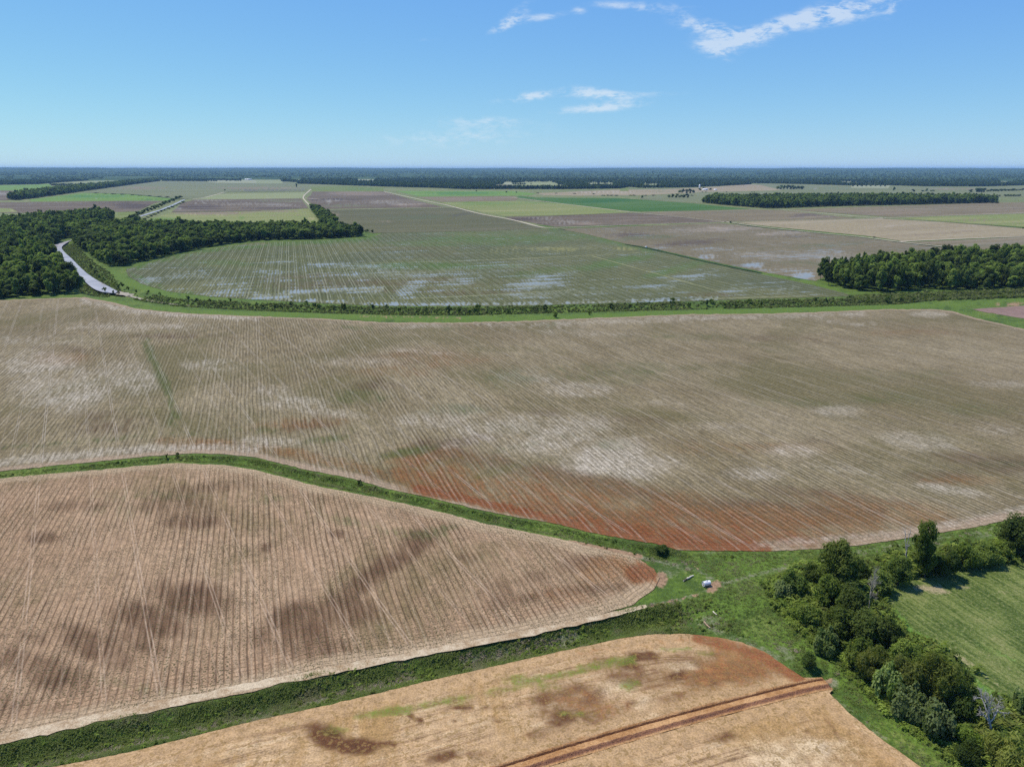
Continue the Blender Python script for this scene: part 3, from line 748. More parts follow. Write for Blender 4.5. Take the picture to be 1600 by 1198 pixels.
# the puddled field behind the canal
F5_POLY = [(196, 421), (200, 431), (220, 443), (262, 455), (330, 463.5), (400, 468), (500, 474), (600, 478), (800, 478), (950, 474), (1100, 470), (1200, 466.5), (1325, 463), (1331, 461), (1270, 445), (1192, 429), (1100, 409.5), (1015, 390),
           (975, 382), (912, 366), (875, 357.5), (800, 357), (700, 360), (600, 364), (575, 372), (500, 376), (400, 379), (330, 388.5), (262, 402), (215, 416)]
f5marks = [
    ('pale', [(400, 466), (520, 472), (620, 476.5), (800, 476), (950, 472), (1120, 467)], 2.2, .9), ('pale', 430, 463, 60, 5, 6, 0.50), ('pale', 560, 455, 60, 4, -6, 0.50), ('pale', [(400, 461), (480, 456), (560, 451), (600, 450)], 3, .75),
    ('pale', 640, 452, 40, 12, 30, 0.48), ('pale', 580, 417, 70, 4, 3, 0.50), ('pale', 520, 413, 60, 4, 0, 0.44), ('pale', 440, 408, 30, 5, 0, 0.40), ('pale', 420, 424, 30, 6, 0, 0.40), ('pale', 620, 428, 60, 8, 0, 0.40), ('pale', 560, 432, 40, 6, 0, 0.32),
    ('pale', 720, 440, 50, 10, 15, 0.40), ('pale', 830, 446, 60, 8, 5, 0.40), ('pale', 860, 430, 60, 5, 8, 0.40), ('pale', 900, 458, 60, 5, 0, 0.44), ('pale', 830, 461, 60, 5, 0, 0.44), ('pale', 1035, 450, 26, 4, 5, 0.50), ('pale', 1150, 453, 34, 5, 5, 0.50), 
    ('pale', 1080, 432, 60, 4, 12, 0.36), ('pale', 1225, 452, 30, 3, 10, 0.40), ('pale', 700, 424, 40, 6, 10, 0.32), ('pale', 300, 432, 60, 3, 0, 0.40), ('pale', 300, 424, 40, 2, 0, 0.40), ('pale', 230, 440, 26, 6, 20, 0.40), ('pale', 280, 452, 50, 4, 10, 0.32), ('pale', 350, 445, 60, 10, 0, 0.28), ('pale', 350, 459, 60, 4, 4, 0.40),
    ('pale', 1000, 445, 100, 12, 5, 0.18), ('pale', 760, 420, 160, 12, 5, 0.18), ('pale', 480, 435, 120, 20, 0, 0.20),
    ('moist', 650, 440, 200, 12, 0, .4), ('moist', 700, 455, 150, 6, 0, .5), ('moist', 480, 440, 100, 16, 0, .5), ('moist', 1080, 460, 120, 5, 0, .4), ('moist', 650, 388, 140, 5, 0, .3), ('moist', 700, 398, 90, 4, 0, .35),
    ('green', 800, 372, 160, 8, 0, .6), ('green', 560, 372, 50, 4, 0, .8), ('green', 740, 364, 140, 4, 0, .4), ('green', [(860, 358), (950, 378), (1020, 392)], 5, .6), ('green', 960, 410, 80, 8, 10, .7), ('green', 680, 415, 150, 8, 0, .5), ('green', 1060, 420, 70, 8, 14, .6), ('green', 700, 380, 180, 6, 0, .45), ('green', [(215, 418), (262, 405), (330, 391), (420, 381), (560, 376)], 4, .8), ('green', [(205, 428), (240, 445), (300, 458)], 3, .6), ('green', 870, 422, 100, 8, 8, .4), ('green', 330, 412, 90, 8, 0, .4),
    ('clay', 980, 389, 22, 3, 0, .8), ('clay', 850, 388, 90, 4, 0, .5), ('clay', 800, 395, 120, 3, 0, .3),
]
TR5 = [(0.0, .5, 1), (2.4, .45, .9), (8.1, .5, .9), (10.4, .45, .7), (16.2, .5, 1), (18.6, .4, .8)]
M['f5'] = field_mat('flooded_field_soil', A(96, 101, 60), A(116, 115, 72), A(166, 168, 144), A(108, 92, 60), A(158, 154, 92), A(86, 116, 42),
                    450, 3.0, .7, .5, TR5, 450, A(172, 174, 146), .3, .8, A(76, 98, 48), .006, .7, 0, None, .85, .6, .95, 1.0, 0, 1.0, .62, base3=A(96, 100, 66))
sheet('flooded_field', F5_POLY, M['f5'], 0.02, (8, 3), f5marks, .25, 15)

F6_POLY = [(872, 357.5), (1125, 348.5), (1200, 357), (1350, 372), (1405, 379), (1487, 388), (1570, 398), (1640, 408), (1640, 420), (1500, 430), (1290, 432), (1274, 439), (1192, 425), (1100, 406), (1015, 387), (975, 380.5), (912, 365)]
f6marks = [('green', 1010, 372, 70, 6, 4, .55), ('green', 1270, 385, 120, 5, 4, .45), ('green', 1400, 392, 90, 4, 4, .4), ('green', 1230, 412, 120, 6, 0, .4), ('moist', 990, 367, 50, 4, 0, .7), ('moist', 1080, 379, 80, 6, 4, .5), ('moist', 1250, 368, 80, 3, 4, .4), ('clay', 1120, 358, 130, 6, 3, .5), ('clay', 1250, 362, 90, 4, 4, .5),
           ('pale', 1105, 401, 16, 3, 0, 1.0), ('pale', 1178, 414, 20, 4, 0, .95), ('pale', 1255, 432, 22, 6, 8, 1.2), ('pale', 1250, 400, 80, 8, 4, .42), ('pale', 1330, 405, 80, 8, 0, .42), ('pale', 1180, 398, 60, 6, 4, .4), ('pale', 1300, 395, 40, 3, 0, .5), ('pale', 1380, 400, 50, 5, 0, .4), ('pale', 1220, 422, 40, 3, 0, .5), ('pale', 1120, 390, 60, 3, 0, .35), ('pale', 1476, 395, 10, 3, 0, .6), ('pale', 1040, 388, 30, 2, 0, .4)]
M['f6'] = field_mat('wet_field_soil', A(124, 114, 86), A(140, 128, 100), A(176, 168, 152), A(104, 90, 76), A(172, 158, 140), A(104, 112, 76),
                    300, 4.0, .35, .5, (), 112, None, .2, .6, A(100, 110, 70), .006, .8, 0, None, .7, .6, .9, 1.0)
sheet('flooded_field', F6_POLY, M['f6'], 0.02, (8, 3), f6marks, .25, 16)
sheet('field', [(1520, 483), (1600, 477.5), (1760, 470), (1900, 480), (1800, 500), (1640, 502), (1600, 497.5), (1530, 486)],
      field_mat('ploughed_soil', A(150, 124, 112), A(160, 134, 120), A(190, 176, 160), A(120, 100, 90), A(150, 120, 100), A(100, 110, 70), 300, 2.0, .3, .5, grain=.8), 0.02, (8, 3), [], .3, 17)

# ------------------------------------------------------------------ far fields: (outline, colour, second colour, marks)
def far_mat(name, c1, c2, pale, moist, green, row=0.3, vx=450, water=0.0):
    return field_mat(name, c1, c2, pale, moist, A(150, 132, 110), green, vx, 6.0, row, .5, (), 112, None, .25, .25, c2, .004, 1.0, 0, None, .7, .9, water, .8, 0, 1.0, cross=.3, cross_sc=.018)
FM = {
    'bright': far_mat('young_crop', A(112, 146, 58), A(122, 152, 68), A(165, 175, 150), A(80, 118, 60), A(78, 128, 60), .1),
    'deep': far_mat('deep_green_crop', A(74, 112, 42), A(84, 118, 48), A(150, 160, 120), A(58, 96, 52), A(56, 106, 52), .1),
    'mid': far_mat('green_crop', A(118, 132, 66), A(128, 140, 72), A(168, 166, 128), A(98, 108, 70), A(92, 126, 66), .2),
    'yellow': far_mat('yellowing_crop', A(134, 146, 80), A(146, 150, 92), A(190, 176, 130), A(112, 124, 70), A(108, 140, 62), .2),
    'grey': far_mat('grey_green_field', A(124, 130, 88), A(134, 138, 96), A(160, 158, 140), A(112, 110, 98), A(112, 130, 96), .2),
    'olive': far_mat('olive_field', A(102, 102, 68), A(112, 110, 74), A(136, 128, 108), A(94, 92, 76), A(98, 108, 74), .2),
    'brown': far_mat('brown_soil', A(110, 97, 78), A(124, 110, 88), A(180, 170, 150), A(88, 76, 66), A(124, 130, 92), .35, 450, .25),
    'tan': far_mat('tan_soil', A(160, 146, 112), A(170, 156, 122), A(196, 184, 166), A(138, 122, 104), A(136, 140, 104), .3, 300),
    'dull': far_mat('dull_soil', A(130, 118, 90), A(142, 130, 98), A(176, 164, 146), A(114, 102, 90), A(120, 124, 94), .3, 300),
    'light': far_mat('pale_green_field', A(146, 156, 104), A(156, 160, 112), A(180, 176, 140), A(140, 146, 110), A(140, 160, 104), .15),
    'straw': far_mat('straw_field', A(158, 162, 122), A(166, 168, 130), A(184, 182, 150), A(180, 178, 150), A(170, 178, 136), .0),
}
FAR = [
    ('grey', [(190, 287), (260, 283.4), (440, 283.4), (462, 287.5), (484, 292), (478, 299), (355, 300), (350, 303.5), (300, 311), (280, 310.5), (200, 303), (135, 301), (150, 295)],
     [('moist', 420, 297.5, 80, 1.3, 0, .9), ('clay', 400, 294, 90, 2, 0, .7), ('pale', 280, 285, 100, 1, 0, .4), ('clay', 220, 294, 50, 3, 0, .6), ('pale', 440, 294, 40, 1.5, 0, .4)]),
    ('bright', [(-60, 290.5), (40, 289), (78, 287.5), (80, 291), (145, 291), (130, 293), (90, 296), (60, 298.5), (30, 298), (-60, 297)], []),
    ('brown', [(-60, 298), (45, 298.5), (30, 303), (12, 313), (-60, 314)], [('pale', 0, 303, 40, 3, 0, .6)]),
    ('light', [(112, 285), (162, 281.5), (200, 282.6), (175, 287), (115, 288)], []),
    ('straw', [(163, 278.2), (200, 277.8), (243, 279.4), (248, 281.8), (200, 283), (163, 281.6)], []),
    ('bright', [(45, 312), (130, 301.5), (200, 303.5), (268, 310.5), (262, 313.6), (200, 313.8), (120, 314), (50, 315)], [('pale', 140, 304.5, 5, .8, 0, .9), ('pale', 153, 310.5, 6, .8, 0, .9), ('pale', 172, 306.7, 6, .7, 0, .8), ('pale', 195, 307, 4, .6, 0, .7), ('green', 140, 307, 70, 3, 0, .7), ('moist', 240, 312, 30, 1.5, 0, .6)]),
    ('brown', [(-60, 317), (60, 315.8), (200, 314.3), (257, 314.4), (240, 318), (215, 330), (180, 332), (60, 332), (-60, 334)], [('moist', 210, 322, 40, 5, 0, .8), ('pale', 90, 318, 80, 1.5, 0, .3), ('moist', 180, 316, 60, 1.5, 0, .6)]),
    ('yellow', [(-60, 323), (18, 326), (28, 331), (-60, 334.5)], [('pale', 20, 330, 8, 1.4, 0, .8)]),
    ('mid', [(176, 331.5), (216, 331), (200, 340), (178, 345), (160, 350), (150, 345)], [('pale', 180, 333.5, 6, 1.4, 0, .9)]),
    ('light', [(312, 310.6), (345, 303.2), (478, 300.8), (471, 309.8), (400, 311), (300, 311.8)], [('green', 440, 303, 50, 1.2, 0, .5), ('pale', 420, 310.3, 60, .6, 0, .8)]),
    ('brown', [(284, 317), (305, 312.2), (470, 310.6), (477, 319), (482, 325.5), (400, 329.5), (268, 331.5), (276, 325)],
     [('pale', 330, 313, 40, 1.4, 0, .6), ('pale', 310, 317, 30, .8, 0, .7), ('pale', 380, 318.5, 70, 2, 0, .55), ('pale', 440, 320.5, 40, 2, 0, .6), ('moist', 310, 324, 50, 5, 0, .8), ('moist', 420, 325, 60, 2.4, 0, .8), ('green', 440, 314, 60, 2.4, 0, .6), ('pale', 280, 325.5, 6, 1, 0, .7)]),
    ('yellow', [(222, 354), (238, 341), (268, 332.2), (400, 330.3), (482, 326.8), (497, 345), (505, 352), (440, 354), (230, 358)],
     [('green', 245, 344, 36, 6, 0, 1.0), ('clay', 330, 333, 80, 3.2, 0, .8), ('clay', 430, 330, 60, 2.4, 0, .7), ('pale', 300, 335.5, 14, 1, 0, .7), ('pale', 345, 336, 10, 1.2, 0, .6), ('pale', 248, 343.5, 6, 1.2, 0, 1.0), ('pale', 490, 342, 12, 2.5, 0, .7), ('clay', 445, 337, 50, 1.6, 0, .5), ('green', 378, 341, 6, 3, 0, .9), ('moist', 270, 345, 20, 1.4, -20, .5), ('green', 330, 345, 60, 2, 0, .6)]),
    ('mid', [(485, 292), (540, 291), (600, 293), (600, 299), (488, 299)], [('green', 570, 296, 40, 2, 0, .6)]),
    ('brown', [(488, 299.6), (600, 299.6), (645, 312), (690, 323), (705, 323.5), (500, 326.6), (486, 318), (478, 310), (486, 305)],
     [('clay', 560, 302, 60, 3.4, 0, .9), ('pale', 515, 315, 4, 3, -50, .9), ('pale', 520, 313, 20, .8, 0, .8), ('pale', 580, 316, 60, 1.6, 4, .5), ('moist', 520, 312.5, 60, 2, 0, .8), ('green', 540, 322, 50, 2.2, 0, .7), ('pale', 620, 318, 50, 3, 0, .5), ('clay', 640, 320, 40, 4, 0, .6), ('pale', 500, 325, 14, 1, 0, .8)]),
    ('olive', [(506, 328.4), (705, 324.6), (712, 325), (798, 343.4), (855, 356), (760, 361), (620, 363.5), (582, 364.5), (545, 352), (522, 345)], [('clay', 520, 335, 14, 3, 0, .6), ('clay', 600, 347, 20, 1.4, 0, .4), ('pale', 760, 357, 40, 1.2, 0, .5), ('moist', 730, 333, 40, 3, 10, .5), ('green', 640, 340, 80, 5, 0, .5)]),
    ('bright', [(618, 298.4), (800, 298.7), (838, 302.6), (830, 305), (800, 306), (655, 307.3), (636, 303)], [('green', 720, 302, 70, 2.4, 0, .9)]),
    ('dull', [(650, 308), (800, 306.6), (812, 308), (806, 313.5), (690, 315.6)], [('clay', 730, 311, 60, 2.4, 0, .6)]),
    ('yellow', [(688, 316.2), (806, 314), (870, 317.5), (905, 320), (985, 331.6), (960, 333), (930, 334.5), (860, 337), (790, 338), (715, 324.4)], [('green', 760, 318, 60, 3, 0, .8), ('green', 850, 316.5, 60, 2, 0, .8), ('pale', 880, 327, 24, 2, 0, .3), ('green', 950, 330, 40, 2, 0, .6), ('pale', 720, 324, 60, .5, 0, .6), ('green', 800, 333, 40, 2, 0, .5)]),
    ('brown', [(788, 339), (860, 337.4), (985, 332.6), (1010, 334), (1128, 346.5), (1000, 350), (868, 354.6), (802, 343)],
     [('pale', 880, 345, 50, 2, -3, .6), ('pale', 840, 339.5, 60, 1, 0, .5), ('clay', 920, 349, 30, 3, 0, .7), ('moist', 820, 342, 40, 2.4, 4, .8), ('moist', 890, 336.7, 40, 1, 0, .7), ('clay', 1000, 343, 60, 4, 4, .4), ('pale', 870, 349, 60, .8, 0, .5), ('green', 960, 352, 60, 1, 0, .3)]),
    ('deep', [(838, 308.6), (900, 309.2), (962, 309.4), (1000, 312), (1080, 317.8), (1172, 326.6), (1100, 328.6), (1000, 330.6), (985, 330), (880, 318.4), (805, 308.6), (812, 306.2)], [('green', 940, 315, 60, 4, 2, .7), ('pale', 830, 309.5, 40, .8, 3, .4), ('moist', 1000, 322, 60, 1, 0, .3)]),
    ('tan', [(838, 302), (900, 299.4), (960, 296.6), (1000, 296.4), (1090, 293.6), (1170, 288.4), (1240, 291), (1220, 297.5), (1100, 301), (1000, 305.4), (900, 306), (850, 305)], [('pale', 940, 300.4, 60, 1.4, 0, .8), ('moist', 900, 298.6, 60, .8, 0, .6), ('green', 1010, 295, 60, 1, 0, .9), ('moist', 1030, 296, 60, .8, 0, .7), ('green', 1120, 301, 80, 1.2, 0, .9), ('green', 1040, 299.6, 50, .9, 0, .7)]),
    ('grey', [(1000, 306.6), (1060, 303.4), (1225, 298.6), (1400, 298), (1640, 300), (1640, 308), (1110, 309), (1097, 317.5), (1080, 317), (1000, 311.4)], [('pale', 1090, 317.2, 12, .6, 5, .8)]),
    ('grey', [(1180, 287.4), (1300, 290.4), (1420, 292), (1520, 292.4), (1640, 292), (1640, 299), (1400, 297), (1225, 297.8)], [('pale', 1274, 294.4, 4, .5, 0, 1.2), ('green', 1300, 294, 40, 1, 0, .8), ('clay', 1500, 296, 60, 2, 0, .7), ('pale', 1480, 295, 30, .5, 0, .8)]),
    ('dull', [(1000, 331.8), (1100, 329.4), (1180, 327.4), (1222, 328.6), (1338, 341), (1200, 344.4), (1132, 346), (1012, 333)], [('green', 1120, 331, 90, 2, 0, .4), ('clay', 1060, 334, 60, 2, 3, .5), ('moist', 1260, 336, 40, 3, 6, .8), ('moist', 1300, 338, 40, 2, 6, .7)]),
    ('dull', [(1232, 327.8), (1330, 324), (1555, 317), (1640, 315), (1640, 331.5), (1390, 339)], [('clay', 1400, 332, 90, 3, 0, .6), ('green', 1450, 325, 90, 2, 0, .4), ('moist', 1590, 325, 30, 2, 0, .5), ('clay', 1560, 329, 60, 2, 0, .5)]),
    ('yellow', [(1404, 340.6), (1600, 334.4), (1700, 331.6), (1740, 366), (1600, 354.6), (1476, 346.2)], [('clay', 1520, 344, 60, 1.4, 2, .7), ('clay', 1570, 349, 60, 1, 2, .6), ('green', 1560, 340, 60, 2, 0, .4), ('pale', 1590, 352, 20, .8, 2, .5)]),
    ('tan', [(1150, 347.6), (1200, 345.6), (1378, 341.6), (1478, 347.4), (1600, 356.4), (1740, 368), (1600, 368.6), (1408, 376.6), (1352, 368.4), (1202, 354)], [('pale', 1400, 352, 60, 3, 4, .4), ('green', 1250, 350, 90, 3, 3, .3), ('pale', 1330, 362, 60, 2, 3, .3), ('clay', 1420, 370, 60, 2, 0, .5), ('pale', 1520, 353, 60, 1, 4, .5), ('clay', 1500, 362, 80, 2, 3, .4)]),
    ('dull', [(1418, 378.4), (1600, 370.4), (1740, 366), (1800, 412), (1620, 402), (1572, 395.5), (1490, 385.6)], [('green', 1530, 383, 90, 5, 4, .5), ('moist', 1560, 380, 60, 3, 4, .5), ('clay', 1590, 388, 30, 3, 0, .4)]),
]
for i, (k, poly, mk) in enumerate(FAR):
    zmax = max(p[1] for p in poly)
    sheet('field', poly, FM[k], 0.10 + 0.02 * (i % 5), (7, 1.6), mk, 0.12, 40 + i, 6, False)
CLEAR = [[(-30, 277.3), (9, 277.3), (9, 279.3), (-30, 279.3)], [(22, 277.4), (47, 277), (48, 279.2), (20, 279.5)], [(322, 279), (345, 278.6), (372, 279.3), (400, 280), (400, 283.4), (340, 282.8), (325, 281.4)],
         [(455, 278.3), (470, 278), (471, 280), (454, 280.2)], [(556, 279.4), (588, 279.2), (584, 281.6), (560, 281.2)], [(400, 280), (440, 280), (442, 283.8), (400, 284)],
         [(800, 286.5), (830, 284.4), (860, 284.2), (888, 289), (905, 289.6), (905, 291.4), (870, 292), (800, 291.6)], [(916, 286.2), (958, 286.2), (958, 288.6), (920, 288.8)], [(970, 291), (983, 291.2), (982, 295.4), (969, 295.6)],
         [(1005, 288), (1034, 287.6), (1028, 291.4), (1004, 292)], [(1312, 284.2), (1330, 284.2), (1330, 286), (1315, 285.4)], [(1330, 286.4), (1386, 286.6), (1392, 288), (1388, 291), (1330, 290.6)], [(775, 289), (800, 288.8), (800, 293), (773, 291.6)], [(740, 276), (748, 276), (747, 277.4), (738, 277.4)], [(1560, 282.4), (1584, 282), (1584, 283.6), (1562, 283.6)],
         [(625, 274.4), (648, 274.2), (646, 275.8), (626, 275.8)], [(788, 284.6), (800, 284.6), (800, 286), (786, 286)]]
CLEAR = [[(x, y + (3.0 if y > sum(q[1] for q in c) / len(c) else 0)) for x, y in c] for c in CLEAR]
for i, c in enumerate(CLEAR):
    sheet('clearing', c, FM[('straw', 'light', 'straw', 'light', 'straw', 'light', 'light', 'straw', 'mid', 'light', 'straw', 'straw', 'brown', 'light', 'straw', 'straw', 'straw')[i]], 0.22, (6, .9), [], .05, 90 + i, 5, False)

# ------------------------------------------------------------------ dirt roads and tracks far out
for i, (ln, w) in enumerate([
    ([(600, 299.5), (625, 305), (650, 310.5), (675, 316), (700, 321), (750, 334), (800, 343.3), (845, 354.6), (866, 355.8)], [7, 7, 6.5, 6.5, 6.5]),
    ([(866, 355.8), (920, 354), (1000, 350.4), (1125, 347), (1200, 345), (1300, 342.6), (1380, 340.6), (1480, 336.6), (1600, 333), (1700, 330)], [6, 5, 5, 6, 7, 7]),
    ([(800, 308.5), (825, 311.5), (880, 318.6), (930, 324.6), (985, 331.2), (1060, 338.6), (1135, 347), (1200, 355.4), (1290, 365), (1350, 370.6), (1405, 377.6), (1487, 386.5), (1575, 396.5), (1680, 409)], [6, 6, 6, 5, 5, 5, 6, 6, 5]),
    ([(1216, 327), (1260, 331), (1300, 334.6), (1345, 338.6), (1382, 340.4)], [6, 8, 9]),
    ([(1405, 377.4), (1480, 373.8), (1600, 369.4), (1740, 366)], [6, 6]),
    ([(486, 296), (480, 301), (475, 306), (474, 310), (479, 316), (485, 321.5), (491, 326)], [7, 5, 5, 5]),
    ([(491, 326.4), (520, 327.4), (610, 325.6), (705, 323.6)], [7, 6, 6]),
    ([(500, 311.6), (475, 309.6)], [8, 8]),
    ([(300, 311.6), (325, 307.4), (350, 300.5)], [7, 6]),
]):
    ribbon('dirt_road', ln, w, M['road'], 0.34, 6, .08, i)
for i, (ln, w) in enumerate([([(1140, 347.8), (1200, 356.6), (1350, 371.4), (1405, 378.4), (1487, 387.8)], [3, 3, 3]), ([(1380, 341.6), (1476, 347), (1600, 356.6)], [4, 5, 5]), ([(975, 381.4), (1015, 388.4), (1100, 407.8), (1190, 426.6)], [3, 5, 5, 4]),
                             ([(270, 331.4), (340, 331), (400, 330)], [5, 4]), ([(130, 301.4), (200, 303.4), (270, 310.2), (295, 311.4)], [9, 9, 8]), ([(355, 299.6), (420, 299.4), (476, 298.8)], [12, 14, 8])]):
    ribbon('grass_verge', ln, w, M['forest_floor'], 0.40, 6, .15, 20 + i)

# ------------------------------------------------------------------ canal
def flat_poly(name, poly, z, mat, **kw):
    return sheet(name, poly, mat, z, (6, 3), [], 0.3, 7, 4, False, **kw)
flat_poly('canal_water', smooth_line(CANAL_L, 5) + smooth_line(CANAL_R, 5)[::-1], -0.6, M['water'])
ribbon('canal_silt', SILT, [9, 8, 7, 6, 4, 3], M['silt'], -1.25, 6, .2, 5)
ribbon('canal_water', [(219, 338), (240, 331.4), (250, 328.4), (270, 320.4), (288, 312)], [8, 8, 8, 7], M['water'], 0.5, 6, .12, 6)
ribbon('canal_water', [(196, 346.5), (204, 343.2), (210, 341.2)], [7, 6], M['water'], 0.5, 6, .1, 7)

# ------------------------------------------------------------------ terrace bank in the near field
prof = [(-1.5, .03), (-1.0, -.02), (-.9, -.45), (-.6, -.45), (-.4, -.02), (.25, .08), (.9, .14), (1.35, .46), (1.7, .50), (1.95, .22), (2.3, .06), (2.8, .02)]
rb = np.random.default_rng(9)
V = []
for i, (w, n_) in enumerate(zip(BW, Nn)):
    k = min(1, (len(BW) - 1 - i) / 6)
    for (o, h) in prof:
        jit = rb.normal(0, .05) if abs(h) > .2 else rb.normal(0, .03)
        V.append((w[0] + n_[0] * o * .85, w[1] + n_[1] * o * .85, 0.03 + (h + jit) * k * 1.25 + 0.0))
np_ = len(prof)
F = [(i * np_ + j, i * np_ + j + 1, (i + 1) * np_ + j + 1, (i + 1) * np_ + j) for i in range(len(BW) - 1) for j in range(np_ - 1)]
V = np.array(V); V[:, 2] += 0.36 * 1.25 * 0.0
me = mesh_np('earth_bank', V, F)
fx = me.polygons[5].normal.z
if fx < 0: me.flip_normals()
bo = link('earth_bank', me, [M['berm'], M['shaded_earth'], M['shaded_spoil']], kind='structure')
me.polygons.foreach_set('material_index', np.array([1 if f_ % (np_ - 1) in (1, 2, 3) else 2 if f_ % (np_ - 1) in (8, 9) else 0 for f_ in range(len(me.polygons))], np.int32))  # trench faces and front slope carry painted shade in their colour

# ------------------------------------------------------------------ foliage
def leaf_mat(name, c1, c2, rough=0.55, trans=0.3, var=0.35, patch=None):
    m, t, out = new_mat(name)
    a = t.attr('tint').outputs['Fac']
    oi = t.n('ShaderNodeObjectInfo').outputs['Random']
    col = t.mix(t.ss(t.ma(t.sub(oi, 0.5), 0.7, a), 0.1, 0.9), c1, c2)
    oi2 = t.fract(t.mul(oi, 17.3))
    col = t.mix(1.0, col, t.mix(oi2, (1 - var,) * 3, (1 + var, 1 + var * .92, 1 + var * .6)), 'MULTIPLY')
    if patch:
        P = t.pos()
        q1, q2 = t.noise(P, .13, 4, .65), t.noise(P, .05, 3, .6)
        col = t.mix(t.mul(t.ss(q1, .48, .66), .85), col, patch[0])
        col = t.mix(t.mul(t.ss(q2, .52, .68), .7), col, patch[1])
    p = principled(t, col, rough + .15, None, 0.08)
    tr = t.n('ShaderNodeBsdfTranslucent')
    t.put(tr.inputs[0], t.mix(1.0, col, (1.5, 1.6, 0.7), 'MULTIPLY'))
    ms = t.n('ShaderNodeMixShader')
    ms.inputs[0].default_value = trans + .15
    t.put(ms.inputs[1], p); t.put(ms.inputs[2], tr.outputs[0])
    t.t.links.new(ms.outputs[0], out.inputs[0])
    return m
L = {
    'broad': leaf_mat('broad_leaves', (.098, .140, .028), (.185, .230, .052), var=.45),
    'dark': leaf_mat('dark_leaves', (.068, .106, .026), (.130, .172, .042), var=.45),
    'fresh': leaf_mat('fresh_leaves', (.120, .180, .030), (.205, .265, .058), var=.4),
    'olive': leaf_mat('feathery_leaves', (.118, .146, .030), (.190, .212, .056), var=.4),
    'vine': leaf_mat('vine_leaves', (.090, .140, .034), (.220, .275, .105), .42),
    'wood': leaf_mat('wood_leaves', (.062, .100, .024), (.145, .195, .050), .6, .25, .62),
    'far': leaf_mat('distant_leaves', (.045, .076, .021), (.098, .134, .038), .8, .1, .35),
    'grassblade': leaf_mat('grass_blades', (.100, .140, .030), (.185, .220, .065), .6, .3, .1, ((.21, .20, .105), (.075, .125, .028))),
    'scrub': leaf_mat('scrub_leaves', (.100, .130, .048), (.180, .200, .090), .7, .25, .3),
}
def bark_mat(name, c1, c2):
    m, t, out = new_mat(name)
    P = t.n('ShaderNodeTexCoord').outputs['Object']
    n = t.noise(t.vscale(P, (3, 3, .6)), 2.0, 4, .65)
    t.t.links.new(principled(t, t.mix(t.ss(n, .35, .65), c1, c2), .9, t.bump(n, .05, .7), .1), out.inputs[0])
    return m
BARK = bark_mat('bark', (.07, .055, .04), (.15, .125, .10))
DEAD = bark_mat('bleached_wood', (.30, .28, .24), (.50, .47, .42))
GREYTWIG = bark_mat('grey_twigs', (.20, .185, .15), (.32, .30, .25))

def ico(sub=1):
    import bmesh
    bm = bmesh.new(); bmesh.ops.create_icosphere(bm, subdivisions=sub, radius=1.0)
    V = np.array([v.co[:] for v in bm.verts]); F = np.array([[v.index for v in f.verts] for f in bm.faces]); bm.free()
    return V, F
ICO_V, ICO_F = ico(1)

def leaves(rng, clumps, n, size, aspect=1.6, up=0.35, shell=(0.7, 1.08), droop=0.0):
    """n little leaf sprays over the clumps; returns verts, quads, tint"""
    C = np.asarray(clumps, float)
    w = C[:, 3] ** 2; w /= w.sum()
    k = rng.choice(len(C), n, p=w)
    ctint = rng.uniform(0, 1, len(C))
    d = rng.normal(0, 1, (n, 3)); d[:, 2] += up * 0.9
    d /= np.linalg.norm(d, axis=1)[:, None]
    st = rng.uniform(.65, 1.4, (len(C), 3)); cs_ = rng.uniform(.75, 1.25, len(C))
    p = C[k, :3] + d * st[k] * (C[k, 3] * cs_[k] * rng.uniform(*shell, n))[:, None]
    nr = d + rng.normal(0, 0.5, (n, 3)); nr[:, 2] += up * 1.8
    nr /= np.linalg.norm(nr, axis=1)[:, None]
    a = np.cross(nr, rng.normal(0, 1, (n, 3))); a /= np.linalg.norm(a, axis=1)[:, None] + 1e-9
    if droop:
        a[:, 2] -= droop; a /= np.linalg.norm(a, axis=1)[:, None]
    b = np.cross(nr, a); b /= np.linalg.norm(b, axis=1)[:, None] + 1e-9
    s = size * rng.uniform(.55, 1.35, n)
    la, lb = (a * (s * aspect * .5)[:, None]), (b * (s * .5)[:, None])
    V = np.stack([p - la, p + lb * rng.uniform(.6, 1, (n, 1)) + nr * (s * .12)[:, None], p + la, p - lb * rng.uniform(.6, 1, (n, 1)) + nr * (s * .12)[:, None]], 1).reshape(-1, 3)
    V[:, 2] = np.maximum(V[:, 2], 0.05)
    F = np.arange(4 * n).reshape(n, 4)
    tint = np.repeat(np.clip(0.65 * ctint[k] + 0.35 * rng.uniform(0, 1, n), 0, 1), 4)
    return V, F, tint
def cores(rng, clumps, f=0.72):
    V, F, o = [], [], 0
    for c in clumps:
        v = ICO_V * c[3] * f * rng.uniform(.8, 1.1, (len(ICO_V), 1)) + np.array(c[:3])
        v[:, 2] = np.maximum(v[:, 2], 0.03)
        V.append(v); F.append(ICO_F + o); o += len(v)
    return np.concatenate(V), np.concatenate(F)
def tri(Q): return np.concatenate([Q[:, [0, 1, 2]], Q[:, [0, 2, 3]]])
def foliage_mesh(name, rng, clumps, n, size, core=0.7, **kw):
    V, F, t_ = leaves(rng, clumps, n, size, **kw)
    F = tri(F)
    if core:
        V2, F2 = cores(rng, clumps, core)
        F = np.concatenate([F, F2 + len(V)]); V = np.concatenate([V, V2]); t_ = np.r_[t_, np.full(len(V2), .25)]
    me = mesh_np(name, V, F)
    fattr(me, 'tint', t_)
    return me
